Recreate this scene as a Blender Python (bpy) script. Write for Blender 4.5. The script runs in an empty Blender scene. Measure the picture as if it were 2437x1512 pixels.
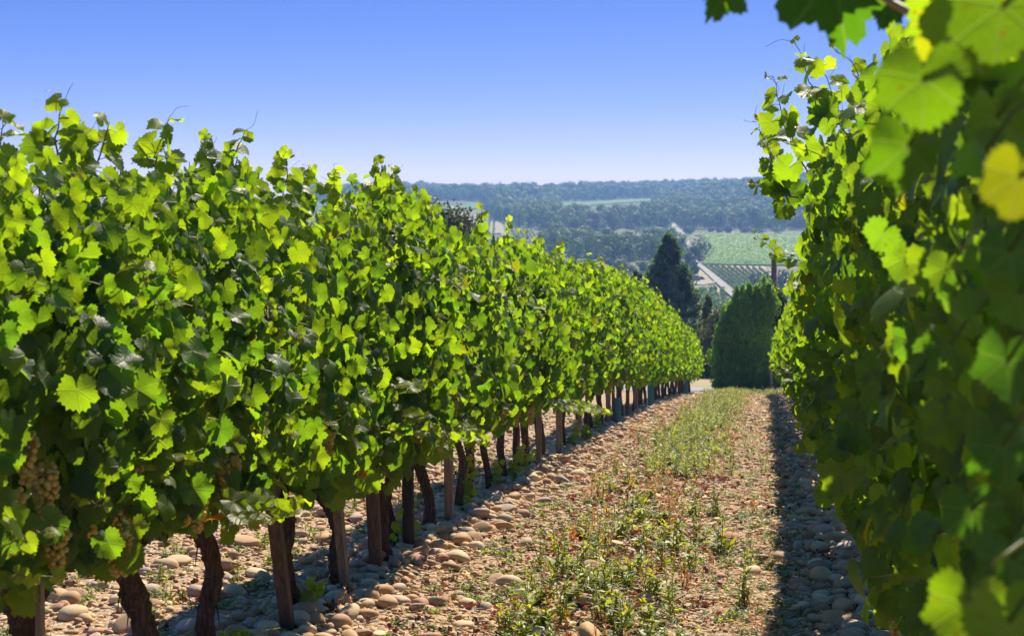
import bpy, math, random
import numpy as np

rng = np.random.default_rng(7)
random.seed(7)
C = bpy.context.scene.collection
R = math.radians

# ------------------------------------------------------------------ camera, sky, sun, exposure
FU, UW, UH, HOR = 3600.0, 2436.0, 1512.0, 600.0      # focal length, frame and horizon of the photograph in its own viewing pixels
CAMZ = 1.3
YAW = math.atan((1815 - 1218) / FU)
PITCH = math.atan((UH / 2 - HOR) / FU)
cam_d = bpy.data.cameras.new("camera")
cam = bpy.data.objects.new("camera", cam_d)
C.objects.link(cam)
cam.location = (0, 0, CAMZ)
cam.rotation_euler = (R(90) - PITCH, 0, YAW)
cam_d.lens, cam_d.sensor_width = 36 * FU / UW, 36
cam_d.clip_start, cam_d.clip_end = 0.05, 6000
cam_d.dof.use_dof = True
cam_d.dof.focus_distance = 7.5
cam_d.dof.aperture_fstop = 8.0
sc = bpy.context.scene
sc.camera = cam

SUN_AZ, SUN_EL = R(10), R(48)                         # azimuth from +Y (along the rows) towards +X
w = bpy.data.worlds.new("World")
sc.world = w
w.use_nodes = True
nt = w.node_tree
bg = nt.nodes["Background"]
sky = nt.nodes.new("ShaderNodeTexSky")
sky.sky_type = "NISHITA"
sky.sun_disc = False
sky.sun_elevation = SUN_EL
sky.sun_rotation = SUN_AZ
sky.altitude = 200
sky.air_density = 1.0
sky.dust_density = 0.0
sky.ozone_density = 3.0
# the low sky is stretched upwards and its red and green deepened, as the photograph's polarised blue shows it
tcn = nt.nodes.new("ShaderNodeTexCoord"); mpn = nt.nodes.new("ShaderNodeMapping")
mpn.inputs["Location"].default_value = (0, 0, -0.205)
mpn.inputs["Scale"].default_value = (1, 1, 5.2)
nt.links.new(tcn.outputs["Generated"], mpn.inputs[0]); nt.links.new(mpn.outputs[0], sky.inputs[0])
sepn = nt.nodes.new("ShaderNodeSeparateColor"); comn = nt.nodes.new("ShaderNodeCombineColor")
nt.links.new(sky.outputs[0], sepn.inputs[0])
for k, (mul, pw, low, top) in enumerate(((0.37, 2.1, 0.18, 7.4), (0.435, 1.45, 1.12, 9.4), (1.52, 0.8, 0.0, 30.0))):
    m1 = nt.nodes.new("ShaderNodeMath"); m1.operation = "POWER"; m1.inputs[1].default_value = pw
    m2 = nt.nodes.new("ShaderNodeMath"); m2.operation = "MULTIPLY"; m2.inputs[1].default_value = mul
    nt.links.new(sepn.outputs[k], m1.inputs[0]); nt.links.new(m1.outputs[0], m2.inputs[0]); 
    m3 = nt.nodes.new("ShaderNodeMath"); m3.operation = "MAXIMUM"; m3.inputs[1].default_value = low
    nt.links.new(m2.outputs[0], m3.inputs[0]); 
    m4 = nt.nodes.new("ShaderNodeMath"); m4.operation = "MULTIPLY"; m4.inputs[1].default_value = top      # a soft ceiling: x * top / (x + top)
    m5 = nt.nodes.new("ShaderNodeMath"); m5.operation = "ADD"; m5.inputs[1].default_value = top
    m6 = nt.nodes.new("ShaderNodeMath"); m6.operation = "DIVIDE"
    nt.links.new(m3.outputs[0], m4.inputs[0]); nt.links.new(m3.outputs[0], m5.inputs[0])
    nt.links.new(m4.outputs[0], m6.inputs[0]); nt.links.new(m5.outputs[0], m6.inputs[1]); nt.links.new(m6.outputs[0], comn.inputs[k])
nt.links.new(comn.outputs[0], bg.inputs[0])
bg.inputs[1].default_value = 0.10
sun_d = bpy.data.lights.new("sun", "SUN")
sun_d.energy, sun_d.angle, sun_d.color = 5.0, R(0.5), (1.0, 0.91, 0.74)
sun = bpy.data.objects.new("sun", sun_d)
C.objects.link(sun)
sun.rotation_euler = (R(90) - SUN_EL, 0, math.pi - SUN_AZ)
sc.view_settings.view_transform = "Standard"
sc.view_settings.look = "None"
sc.view_settings.exposure = 1.0
sc.view_settings.gamma = 1.0
sc.render.engine = "CYCLES"
sc.cycles.use_denoising = True
sc.cycles.max_bounces = 8
sc.cycles.diffuse_bounces = 5
sc.cycles.transmission_bounces = 8
sc.cycles.glossy_bounces = 2
sc.cycles.volume_bounces = 0
sc.cycles.caustics_reflective = False
sc.cycles.caustics_refractive = False

FWD = np.array([-math.sin(YAW) * math.cos(PITCH), math.cos(YAW) * math.cos(PITCH), -math.sin(PITCH)])
RGT = np.array([math.cos(YAW), math.sin(YAW), 0.0])
UPV = np.cross(RGT, FWD)
CAM = np.array([0, 0, CAMZ])


def ray(px, py):
    return FWD + RGT * ((px - UW / 2) / FU) + UPV * ((UH / 2 - py) / FU)


def at_depth(px, py, d):
    return CAM + ray(px, py) * d


def on_plane_x(px, py, x):
    d = ray(px, py)
    return CAM + d * (x / d[0])


def project(p):
    q = np.asarray(p, float) - CAM
    d = q @ FWD
    return UW / 2 + FU * (q @ RGT) / d, UH / 2 - FU * (q @ UPV) / d, d


# ------------------------------------------------------------------ terrain height
XL, XR = -1.904, 0.60                                 # the two rows of vines
_ty = np.arange(0.0, 3200.0, 1.0)


def _near_profile(y):
    z = -(0.034 * y + 0.00068 * y * y)
    e = np.maximum(y - 42.0, 0)
    return np.where(y < 42, z, -2.6275 - 0.0911 * 1.8 * (1 - np.exp(-e / 1.8)) - 0.02 * e)


_cy = [49, 60, 75, 120, 190, 250, 300, 350, 400, 450, 600, 760, 900, 1050, 1200, 1350, 1500, 1700, 3200]
_cz = [-2.93, -3.5, -4.9, -8.6, -10.2, -10.4, -8.2, -5.0, -1.9, 1.2, 9.0, 19.5, 31, 42, 50, 53, 52, 45, 10]
_far = np.interp(_ty, _cy, _cz)
_k = np.hanning(31); _k /= _k.sum()
_fs = np.convolve(np.pad(_far, 15, mode="edge"), _k, mode="valid")
_tz = np.where(_ty < 49, _near_profile(_ty), np.where(_ty < 90, _far, _fs))


def gz(x, y):
    x = np.asarray(x, float); y = np.asarray(y, float)
    z = np.interp(y, _ty, _tz)
    far = np.clip((y - 150) / 700, 0, 1)
    z = z + far * (0.016 * np.clip(x, -500, 500) + 2.2 * np.sin(x / 61 + y / 170) + 1.2 * np.sin(x / 27 - y / 90))
    near = np.clip((47 - y) / 4, 0, 1)
    z = z + near * (0.05 * np.exp(-((x - XL) / 0.36) ** 2) + 0.04 * np.exp(-((x - XR) / 0.32) ** 2)
                    + 0.03 * np.exp(-((x + 0.72) / 0.3) ** 2)
                    + 0.008 * np.sin(x * 5.1 + y * 1.3) + 0.007 * np.sin(y * 3.7 - x * 2.2) + 0.012 * np.sin(y * 0.9 + x))
    return z


def gz1(x, y):
    return float(gz(x, y))


_D = np.geomspace(30, 2400, 9000)


def ground_hit(px, py):
    p = CAM + ray(px, py)[None] * _D[:, None]
    k = np.argmax(p[:, 2] < gz(p[:, 0], p[:, 1]))
    return p[k] if k else p[-1]


# ------------------------------------------------------------------ mesh helpers
class Acc:
    def __init__(s):
        s.v, s.t, s.c, s.l, s.n = [], [], [], [], 0

    def add(s, v, t, c=(0.5, 0.5, 0.5), lc=None):
        v = np.asarray(v, float); t = np.asarray(t, int)
        c = np.asarray(c, float)
        if c.ndim == 1:
            c = np.tile(c[:3], (len(v), 1))
        s.v.append(v); s.t.append(t + s.n); s.c.append(c[:, :3])
        s.l.append(np.zeros((len(v), 3)) if lc is None else lc)
        s.n += len(v)

    def inst(s, tv, tt, Rm, P, col, lc=None):
        """many copies of one small shape: Rm (m,3,3), P (m,3), col (m,3)"""
        m, n = len(P), len(tv)
        if m == 0:
            return
        V = np.einsum("mij,nj->mni", Rm, tv) + P[:, None, :]
        T = tt[None] + (np.arange(m) * n)[:, None, None]
        s.v.append(V.reshape(-1, 3)); s.t.append(T.reshape(-1, 3) + s.n)
        s.c.append(np.repeat(col, n, axis=0))
        s.l.append(np.tile(tv if lc is None else lc, (m, 1)))
        s.n += m * n

    def build(s, name, mat, parent=None, loc=None, smooth=True):
        V = np.concatenate(s.v); T = np.concatenate(s.t); col = np.concatenate(s.c); L = np.concatenate(s.l)
        if loc is not None:
            V = V - np.asarray(loc)
        me = bpy.data.meshes.new(name)
        me.vertices.add(len(V)); me.vertices.foreach_set("co", V.astype(np.float32).ravel())
        me.loops.add(len(T) * 3); me.loops.foreach_set("vertex_index", T.astype(np.int32).ravel())
        me.polygons.add(len(T)); me.polygons.foreach_set("loop_start", np.arange(0, len(T) * 3, 3, dtype=np.int32))
        me.polygons.foreach_set("use_smooth", np.full(len(T), smooth, dtype=bool))
        a = me.attributes.new("tint", "FLOAT_COLOR", "POINT")
        a.data.foreach_set("color", np.concatenate([col, np.ones((len(col), 1))], 1).astype(np.float32).ravel())
        b = me.attributes.new("lc", "FLOAT_VECTOR", "POINT")
        b.data.foreach_set("vector", L.astype(np.float32).ravel())
        me.update()
        o = bpy.data.objects.new(name, me)
        me.materials.append(mat)
        C.objects.link(o)
        if parent is not None:
            o.parent = parent
        elif loc is not None:
            o.location = loc
        return o


def norm(a):
    return a / np.maximum(np.linalg.norm(a, axis=-1, keepdims=True), 1e-9)


def frames(n, t):
    n = norm(n)
    t = norm(t - (t * n).sum(-1, keepdims=True) * n)
    return np.stack([np.cross(t, n), t, n], axis=-1)


def tube(path, rad, sides=8, rough=0.0, ridges=0, twist=0.0, seed=0, flat=1.0):
    path = np.asarray(path, float); k = len(path)
    rad = np.broadcast_to(np.asarray(rad, float), (k,))
    r = np.random.default_rng(seed)
    tan = norm(np.gradient(path, axis=0))
    u = np.cross(tan[0], [0, 1, 0.01])
    if np.linalg.norm(u) < 0.1:
        u = np.cross(tan[0], [1, 0, 0])
    u = u / np.linalg.norm(u)
    ang = np.linspace(0, 2 * np.pi, sides, endpoint=False)
    ph = r.uniform(0, 6.28, 4)
    V = []
    for i in range(k):
        u = u - (u @ tan[i]) * tan[i]; u = u / np.linalg.norm(u)
        wv = np.cross(tan[i], u)
        m = np.ones(sides)
        if rough:
            m += rough * (0.6 * np.sin(ridges * ang + twist * i + ph[0]) + 0.5 * np.sin(2 * ang + 0.7 * i + ph[1])
                          + 0.5 * np.sin(3 * ang - 0.35 * i + ph[2])) + rough * 0.6 * r.normal(size=sides)
        V.append(path[i] + rad[i] * m[:, None] * (np.cos(ang)[:, None] * u + flat * np.sin(ang)[:, None] * wv))
    V = np.concatenate(V + [path[:1], path[-1:]])
    T = []
    for i in range(k - 1):
        for j in range(sides):
            a, b = i * sides + j, i * sides + (j + 1) % sides
            T += [[a, b, b + sides], [a, b + sides, a + sides]]
    e = k * sides
    for j in range(sides):
        T += [[e, (j + 1) % sides, j], [e + 1, (k - 1) * sides + j, (k - 1) * sides + (j + 1) % sides]]
    return V, np.array(T)


def box(x0, x1, y0, y1, z0, z1, bev=0.0):
    if bev <= 0:
        v = np.array([[x, y, z] for z in (z0, z1) for y in (y0, y1) for x in (x0, x1)])
        f = [[0, 2, 3], [0, 3, 1], [4, 5, 7], [4, 7, 6], [0, 1, 5], [0, 5, 4], [2, 6, 7], [2, 7, 3], [0, 4, 6], [0, 6, 2], [1, 3, 7], [1, 7, 5]]
        return v, np.array(f)
    prof = [(x0 + bev, y0), (x1 - bev, y0), (x1, y0 + bev), (x1, y1 - bev), (x1 - bev, y1), (x0 + bev, y1), (x0, y1 - bev), (x0, y0 + bev)]
    v = [[x, y, z] for z in (z0, z1) for x, y in prof] + [[(x0 + x1) / 2, (y0 + y1) / 2, z0], [(x0 + x1) / 2, (y0 + y1) / 2, z1]]
    f = []
    for i in range(8):
        j = (i + 1) % 8
        f += [[i, j, j + 8], [i, j + 8, i + 8], [16, j, i], [17, i + 8, j + 8]]
    return np.array(v), np.array(f)


def ico(sub):
    import bmesh
    bm = bmesh.new()
    bmesh.ops.create_icosphere(bm, subdivisions=sub, radius=1)
    v = np.array([x.co[:] for x in bm.verts]); t = np.array([[q.index for q in f.verts] for f in bm.faces])
    bm.free()
    return v, t


ICO1, ICO2, ICO3 = ico(1), ico(2), ico(3)


def empty(name, loc, label=None, cat=None, group=None):
    o = bpy.data.objects.new(name, None)
    o.empty_display_size = 0.1
    C.objects.link(o)
    o.location = loc
    tag(o, label, cat, group)
    return o


def tag(o, label=None, cat=None, group=None, kind=None):
    if label: o["label"] = label
    if cat: o["category"] = cat
    if group: o["group"] = group
    if kind: o["kind"] = kind
    return o


_ONES = "zero one two three four five six seven eight nine ten eleven twelve thirteen fourteen fifteen sixteen seventeen eighteen nineteen".split()
_ORD = ("zeroth first second third fourth fifth sixth seventh eighth ninth tenth eleventh twelfth thirteenth fourteenth fifteenth sixteenth "
        "seventeenth eighteenth nineteenth").split()
_TENS = ["", "", "twenty", "thirty", "forty", "fifty", "sixty", "seventy", "eighty"]
_TENO = ["", "", "twentieth", "thirtieth", "fortieth", "fiftieth", "sixtieth", "seventieth", "eightieth"]


def ordinal(n):
    if n < 20: return _ORD[n]
    return _TENO[n // 10] if n % 10 == 0 else _TENS[n // 10] + "-" + _ORD[n % 10]


# ------------------------------------------------------------------ materials
class NT:
    def __init__(s, name):
        s.m = bpy.data.materials.new(name); s.m.use_nodes = True
        s.t = s.m.node_tree; s.t.nodes.clear()
        s.out = s.n("OutputMaterial")

    def n(s, kind, **kw):
        x = s.t.nodes.new("ShaderNode" + kind)
        for k, v in kw.items():
            setattr(x, k, v)
        return x

    def l(s, a, b):
        s.t.links.new(a, b)

    def put(s, sock, v):
        if hasattr(v, "links") or isinstance(v, bpy.types.NodeSocket): s.l(v, sock)
        else: sock.default_value = v

    def math(s, op, a, b=0.0, c=None, clamp=False):
        x = s.n("Math", operation=op, use_clamp=clamp)
        s.put(x.inputs[0], a); s.put(x.inputs[1], b)
        if c is not None: s.put(x.inputs[2], c)
        return x.outputs[0]

    def mix(s, f, a, b, mode="MIX"):
        x = s.n("Mix", data_type="RGBA", blend_type=mode)
        x.clamp_factor = True
        s.put(x.inputs[0], f)
        for q, v in ((x.inputs[6], a), (x.inputs[7], b)):
            if isinstance(v, tuple): v = (*v[:3], 1)
            s.put(q, v)
        return x.outputs[2]

    def noise(s, scale, detail=3, vec=None, rough=0.5):
        x = s.n("TexNoise")
        x.inputs["Scale"].default_value = scale; x.inputs["Detail"].default_value = detail; x.inputs["Roughness"].default_value = rough
        if vec is not None: s.l(vec, x.inputs["Vector"])
        return x.outputs["Fac"]

    def ramp(s, f, stops):
        x = s.n("ValToRGB"); e = x.color_ramp.elements
        while len(e) < len(stops): e.new(0.5)
        for q, (p, c) in zip(e, stops):
            q.position = p; q.color = (*c, 1) if len(c) == 3 else c
        s.l(f, x.inputs[0])
        return x.outputs[0]

    def attr(s, name, sock="Color"):
        return s.n("Attribute", attribute_name=name).outputs[sock]

    def pos(s):
        return s.n("NewGeometry").outputs["Position"]

    def obj(s):
        return s.n("TexCoord").outputs["Object"]

    def scale(s, vec, sc_):
        x = s.n("Mapping"); x.inputs["Scale"].default_value = sc_
        s.l(vec, x.inputs[0])
        return x.outputs[0]

    def bump(s, h, strength=0.5, dist=0.01):
        x = s.n("Bump"); x.inputs["Strength"].default_value = strength; x.inputs["Distance"].default_value = dist
        s.l(h, x.inputs["Height"])
        return x.outputs[0]

    def bsdf(s, col, rough=0.6, spec=0.5, nrm=None):
        x = s.n("BsdfPrincipled")
        s.put(x.inputs["Base Color"], (*col[:3], 1) if isinstance(col, tuple) else col)
        s.put(x.inputs["Roughness"], rough)
        s.put(x.inputs["Specular IOR Level"], spec)
        if nrm is not None: s.l(nrm, x.inputs["Normal"])
        return x.outputs[0]

    def finish(s, shader):
        s.l(shader, s.out.inputs[0])
        return s.m


def leafy(name, mult, fac, rough=0.5, spec=0.4, veins=False, top=None):
    t = NT(name)
    col = t.attr("tint")
    nrm = None
    if veins:
        xyz = t.n("SeparateXYZ"); t.l(t.attr("lc", "Vector"), xyz.inputs[0])
        x, y = xyz.outputs[0], xyz.outputs[1]
        vein = None
        for a in (0, 48, -48, 100, -100):
            sx, cy = math.sin(R(a)), math.cos(R(a))
            d = t.math("ABSOLUTE", t.math("SUBTRACT", t.math("MULTIPLY", x, cy), t.math("MULTIPLY", y, sx)))
            along = t.math("ADD", t.math("MULTIPLY", x, sx), t.math("MULTIPLY", y, cy))
            d = t.math("ADD", d, t.math("MULTIPLY", t.math("LESS_THAN", along, 0.0), 1.0))
            # side veins: slanted lines off each main vein
            vein = d if vein is None else t.math("MINIMUM", vein, d)
        main = t.math("SUBTRACT", 1.0, t.math("DIVIDE", vein, 0.03), clamp=True)
        r = t.math("SQRT", t.math("ADD", t.math("MULTIPLY", x, x), t.math("MULTIPLY", y, y)))
        side = t.math("ABSOLUTE", t.math("SINE", t.math("MULTIPLY", t.math("SUBTRACT", r, t.math("MULTIPLY", vein, 0.8)), 24.0)))
        side = t.math("MULTIPLY", t.math("SUBTRACT", 1.0, t.math("DIVIDE", side, 0.22), clamp=True), 0.45)
        v = t.math("MAXIMUM", main, side)
        blotch = t.noise(55, 2, t.pos())
        spot = t.math("GREATER_THAN", t.noise(130, 1, t.pos()), 0.735)
        col = t.mix(t.math("MULTIPLY", spot, 0.8), col, (0.05, 0.03, 0.008))
        col = t.mix(t.math("MULTIPLY", t.math("SUBTRACT", blotch, 0.35, clamp=True), 0.9), col, (0.7, 0.75, 0.6), "MULTIPLY")
        refl = t.mix(t.math("MULTIPLY", v, 0.3), col, (0.14, 0.20, 0.07))
        nrm = t.bump(t.math("ADD", t.math("MULTIPLY", v, -1.0), t.math("MULTIPLY", blotch, 1.2)), 0.35, 0.004)
        back = t.n("NewGeometry").outputs["Backfacing"]
        refl = t.mix(t.math("MULTIPLY", back, 0.35), refl, (0.075, 0.125, 0.055))
        trc = t.mix(1.0, col, mult, "MULTIPLY")
        trc = t.mix(t.math("MULTIPLY", main, 0.35), trc, (0.42, 0.50, 0.10))
        trc = t.mix(t.math("MULTIPLY", side, 0.3), trc, (0.10, 0.20, 0.01))
    else:
        refl = col
        trc = t.mix(1.0, col, mult, "MULTIPLY")
    p = t.bsdf(refl, rough, spec, nrm)
    tr = t.n("BsdfTranslucent"); t.l(trc, tr.inputs[0])
    if nrm is not None: t.l(nrm, tr.inputs["Normal"])
    mx = t.n("MixShader"); mx.inputs[0].default_value = fac
    t.l(p, mx.inputs[1]); t.l(tr.outputs[0], mx.inputs[2])
    return t.finish(mx.outputs[0])


M = {}
M["vine_leaf"] = leafy("vine_leaf", (6.9, 6.1, 0.42), 0.56, 0.45, 0.24, veins=True)
M["leaf_small"] = leafy("leaf_small", (6.9, 6.1, 0.42), 0.56, 0.45, 0.24)
M["weed"] = leafy("weed", (4.2, 3.4, 0.7), 0.4, 0.5, 0.35)
M["tree_leaf"] = leafy("tree_leaf", (1.6, 1.8, 0.6), 0.25, 0.6, 0.25)
M["row_leaf"] = leafy("row_leaf", (1.2, 1.3, 0.6), 0.06, 0.7, 0.1)
M["dry_leaf"] = leafy("dry_leaf", (1.8, 1.2, 0.8), 0.3, 0.6, 0.3)


def mk_bark():
    t = NT("vine_bark")
    st = t.scale(t.obj(), (9, 9, 1.6))
    n1 = t.noise(9, 6, st, 0.65); n2 = t.noise(30, 3, st)
    c = t.ramp(n1, [(0.3, (0.028, 0.018, 0.013)), (0.52, (0.085, 0.055, 0.038)), (0.72, (0.19, 0.135, 0.098))])
    h = t.math("ADD", t.math("MULTIPLY", n1, 1.0), t.math("MULTIPLY", n2, 0.5))
    return t.finish(t.bsdf(c, 0.85, 0.2, t.bump(h, 1.0, 0.02)))


def mk_wood(name, dark, mid, light):
    t = NT(name)
    st = t.scale(t.obj(), (14, 14, 0.9))
    n1 = t.noise(6, 6, st, 0.7); n2 = t.noise(2.5, 2, t.obj())
    c = t.ramp(n1, [(0.3, dark), (0.5, mid), (0.75, light)])
    c = t.mix(t.math("MULTIPLY", n2, 0.5), c, tuple(q * 0.5 for q in mid))
    return t.finish(t.bsdf(c, 0.8, 0.25, t.bump(n1, 0.7, 0.006)))


def mk_stone():
    t = NT("river_stone")
    n1 = t.noise(14, 5, t.obj(), 0.6); n2 = t.noise(160, 2, t.obj()); n3 = t.noise(5, 3, t.pos())
    c = t.attr("tint")
    c = t.mix(t.math("MULTIPLY", t.math("SUBTRACT", n1, 0.35, clamp=True), 1.3), c, (0.62, 0.52, 0.42), "MULTIPLY")
    c = t.mix(t.math("MULTIPLY", t.math("SUBTRACT", n3, 0.45, clamp=True), 1.2), c, (0.40, 0.30, 0.20))
    return t.finish(t.bsdf(c, 0.75, 0.25, t.bump(t.math("ADD", n1, t.math("MULTIPLY", n2, 0.4)), 0.35, 0.006)))


def mk_ground():
    t = NT("ground_soil")
    p = t.pos()
    xyz = t.n("SeparateXYZ"); t.l(p, xyz.inputs[0])
    vo = t.n("TexVoronoi"); vo.inputs["Scale"].default_value = 38; t.l(p, vo.inputs["Vector"])
    vo2 = t.n("TexVoronoi"); vo2.inputs["Scale"].default_value = 95; t.l(p, vo2.inputs["Vector"])
    n1 = t.noise(2.2, 5, p); n2 = t.noise(26, 4, p)
    soil = t.ramp(n2, [(0.3, (0.14, 0.07, 0.030)), (0.5, (0.29, 0.165, 0.075)), (0.75, (0.42, 0.265, 0.13))])
    peb = t.mix(vo.outputs["Color"], (0.32, 0.22, 0.13), (0.55, 0.43, 0.29))
    soil = t.mix(t.math("LESS_THAN", vo.outputs["Distance"], 0.33), soil, peb)
    sep = t.n("SeparateColor"); t.l(vo2.outputs["Color"], sep.inputs[0])
    soil = t.mix(t.math("MULTIPLY", t.math("GREATER_THAN", sep.outputs[0], 0.7), 0.7), soil, (0.52, 0.43, 0.33))
    soil = t.mix(t.math("MULTIPLY", t.math("SUBTRACT", n1, 0.5, clamp=True), 1.6), soil, (0.22, 0.13, 0.07))
    # beyond the vines: dry grass, then the scrubby green floor of the far slope
    nf = t.noise(0.09, 4, p); ng = t.noise(0.9, 3, p)
    dry = t.ramp(ng, [(0.35, (0.24, 0.19, 0.09)), (0.65, (0.36, 0.28, 0.15))])
    scr = t.ramp(nf, [(0.35, (0.06, 0.085, 0.03)), (0.55, (0.12, 0.13, 0.055)), (0.75, (0.27, 0.21, 0.13))])
    fy = t.math("DIVIDE", t.math("SUBTRACT", xyz.outputs[1], 43.3), 0.8, clamp=True)
    ff = t.math("DIVIDE", t.math("SUBTRACT", xyz.outputs[1], 60.0), 60.0, clamp=True)
    c = t.mix(fy, soil, dry)
    c = t.mix(ff, c, scr)
    h = t.math("ADD", t.math("MULTIPLY", vo.outputs["Distance"], -0.6), t.math("ADD", n2, t.math("MULTIPLY", vo2.outputs["Distance"], -0.3)))
    return t.finish(t.bsdf(c, 0.9, 0.15, t.bump(h, 0.8, 0.02)))


def plain(name, a, b, scale=8, rough=0.8, spec=0.2, bump=0.3, dist=0.01, wpos=True):
    t = NT(name)
    n = t.noise(scale, 4, t.pos() if wpos else t.obj())
    c = t.ramp(n, [(0.35, a), (0.65, b)])
    return t.finish(t.bsdf(c, rough, spec, t.bump(n, bump, dist)))


def tinted(name, rough=0.6, spec=0.3):
    t = NT(name)
    return t.finish(t.bsdf(t.attr("tint"), rough, spec))


def mk_berry():
    t = NT("grape_skin")
    c = t.mix(t.math("MULTIPLY", t.noise(70, 2, t.obj()), 0.4), t.attr("tint"), (0.46, 0.38, 0.12))
    p = t.n("BsdfPrincipled")
    t.l(c, p.inputs["Base Color"]); p.inputs["Roughness"].default_value = 0.33
    tr = t.n("BsdfTranslucent"); t.l(t.mix(1.0, c, (2.2, 1.6, 0.5), "MULTIPLY"), tr.inputs[0])
    mx = t.n("MixShader"); mx.inputs[0].default_value = 0.4
    t.l(p.outputs[0], mx.inputs[1]); t.l(tr.outputs[0], mx.inputs[2])
    return t.finish(mx.outputs[0])


def mk_field():
    t = NT("field_green")
    p = t.pos()
    n = t.noise(0.12, 5, p, 0.6); n2 = t.noise(1.3, 3, p)
    c = t.ramp(n, [(0.35, (0.10, 0.20, 0.035)), (0.55, (0.16, 0.26, 0.045)), (0.75, (0.22, 0.29, 0.06))])
    c = t.mix(t.math("MULTIPLY", n2, 0.5), c, (0.05, 0.11, 0.03))
    return t.finish(t.bsdf(c, 0.9, 0.1, t.bump(n2, 0.6, 0.5)))


M["bark"] = mk_bark()
M["post"] = mk_wood("weathered_wood", (0.08, 0.06, 0.042), (0.22, 0.17, 0.12), (0.38, 0.31, 0.235))
M["post_brown"] = mk_wood("brown_wood", (0.04, 0.025, 0.017), (0.11, 0.07, 0.045), (0.20, 0.14, 0.09))
M["post_dark"] = mk_wood("tarred_wood", (0.012, 0.010, 0.009), (0.03, 0.024, 0.02), (0.07, 0.055, 0.045))
M["cane"] = tinted("cane_skin", 0.55, 0.3)
M["stone"] = mk_stone()
M["ground"] = mk_ground()
M["berry"] = mk_berry()
M["field"] = mk_field()
M["asphalt"] = plain("road_tarmac", (0.20, 0.19, 0.18), (0.27, 0.255, 0.24), 12, 0.85, 0.2)
M["track"] = plain("track_gravel", (0.19, 0.175, 0.155), (0.25, 0.23, 0.20), 0.4)
M["bare"] = plain("bare_earth", (0.20, 0.165, 0.085), (0.29, 0.235, 0.135), 0.25)
M["row_soil"] = plain("row_soil", (0.22, 0.18, 0.10), (0.33, 0.26, 0.16), 0.3)
M["wire"] = tinted("wire_metal", 0.5, 0.5)
M["tint"] = tinted("plain_tint", 0.6, 0.3)
M["trunk"] = plain("tree_bark", (0.05, 0.038, 0.03), (0.11, 0.085, 0.065), 6, 0.9, 0.1, 0.6, 0.03)
M["concrete"] = plain("pole_concrete", (0.10, 0.075, 0.06), (0.17, 0.13, 0.10), 5, 0.85, 0.2)
_t = NT("guard_plastic")
_p = _t.bsdf((0.04, 0.20, 0.27), 0.4, 0.5); _tr = _t.n("BsdfTranslucent"); _tr.inputs[0].default_value = (0.05, 0.30, 0.40, 1)
_mx = _t.n("MixShader"); _mx.inputs[0].default_value = 0.4
_t.l(_p, _mx.inputs[1]); _t.l(_tr.outputs[0], _mx.inputs[2])
M["plastic"] = _t.finish(_mx.outputs[0])


# ------------------------------------------------------------------ ground sheet (one, to the far hill)
def lines(*segs):
    out = []
    for a, b, s in segs:
        out += list(np.linspace(a, b, max(2, int(round(abs(b - a) / s)) + 1)))
    return np.unique(np.round(out, 4))


gx = lines((-650, -60, 14), (-60, -12, 4), (-12, -4.5, 0.5), (-4.5, -2.6, 0.15), (-2.6, 1.4, 0.05), (1.4, 4, 0.3), (4, 30, 2.5), (30, 650, 14))
gy = lines((-25, 0, 2), (0, 3, 0.3), (3, 12, 0.06), (12, 24, 0.15), (24, 52, 0.4), (52, 90, 1.5), (90, 500, 5), (500, 1850, 12))
GX, GY = np.meshgrid(gx, gy)
GZ = gz(GX, np.maximum(GY, 0)) + np.where(GY < 16, rng.normal(0, 0.004, GX.shape), 0) * (np.abs(GX + 0.7) < 2.6)
a = Acc()
ny, nx = GX.shape
ii, jj = np.meshgrid(np.arange(ny - 1), np.arange(nx - 1), indexing="ij")
q = (ii * nx + jj).ravel()
a.add(np.stack([GX, GY, GZ], -1).reshape(-1, 3), np.concatenate([np.stack([q, q + 1, q + nx + 1], 1), np.stack([q, q + nx + 1, q + nx], 1)]))
tag(a.build("ground", M["ground"]), kind="structure")


def drape(name, left, right, mat, lift, n=60, m=4, kind="structure"):
    """a strip between two polylines given in world x, y, laid on the terrain"""
    def res(p):
        p = np.asarray(p, float)[:, :2]
        s = np.concatenate([[0], np.cumsum(np.linalg.norm(np.diff(p, axis=0), axis=1))])
        return np.stack([np.interp(np.linspace(0, s[-1], n), s, p[:, k]) for k in (0, 1)], 1)
    Lp, Rp = res(left), res(right)
    g = np.stack([Lp + (Rp - Lp) * f for f in np.linspace(0, 1, m)], 1)
    z = gz(g[..., 0], g[..., 1]) + lift
    V = np.concatenate([g, z[..., None]], -1).reshape(-1, 3)
    i2, j2 = np.meshgrid(np.arange(n - 1), np.arange(m - 1), indexing="ij")
    k = (i2 * m + j2).ravel()
    b = Acc(); b.add(V, np.concatenate([np.stack([k, k + 1, k + m + 1], 1), np.stack([k, k + m + 1, k + m], 1)]))
    return tag(b.build(name, mat), kind=kind)


def hits(pts):
    return np.array([ground_hit(*p) for p in pts])


# tarmac lane crossing behind the end of the rows
drape("road", [(-14, 46.8), (-3, 44.6), (6, 44.9)], [(-14, 50.6), (-3, 47.4), (6, 47.6)], M["asphalt"], 0.012, 80, 6)

# ------------------------------------------------------------------ vine leaf shapes
_ang = np.array([0, 14, 27, 36, 52, 66, 80, 92, 112, 130, 148, 164, 174, 180.0])
_rad = np.array([.94, .88, .80, .77, .88, .87, .77, .74, .81, .80, .74, .60, .38, .10])


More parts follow.
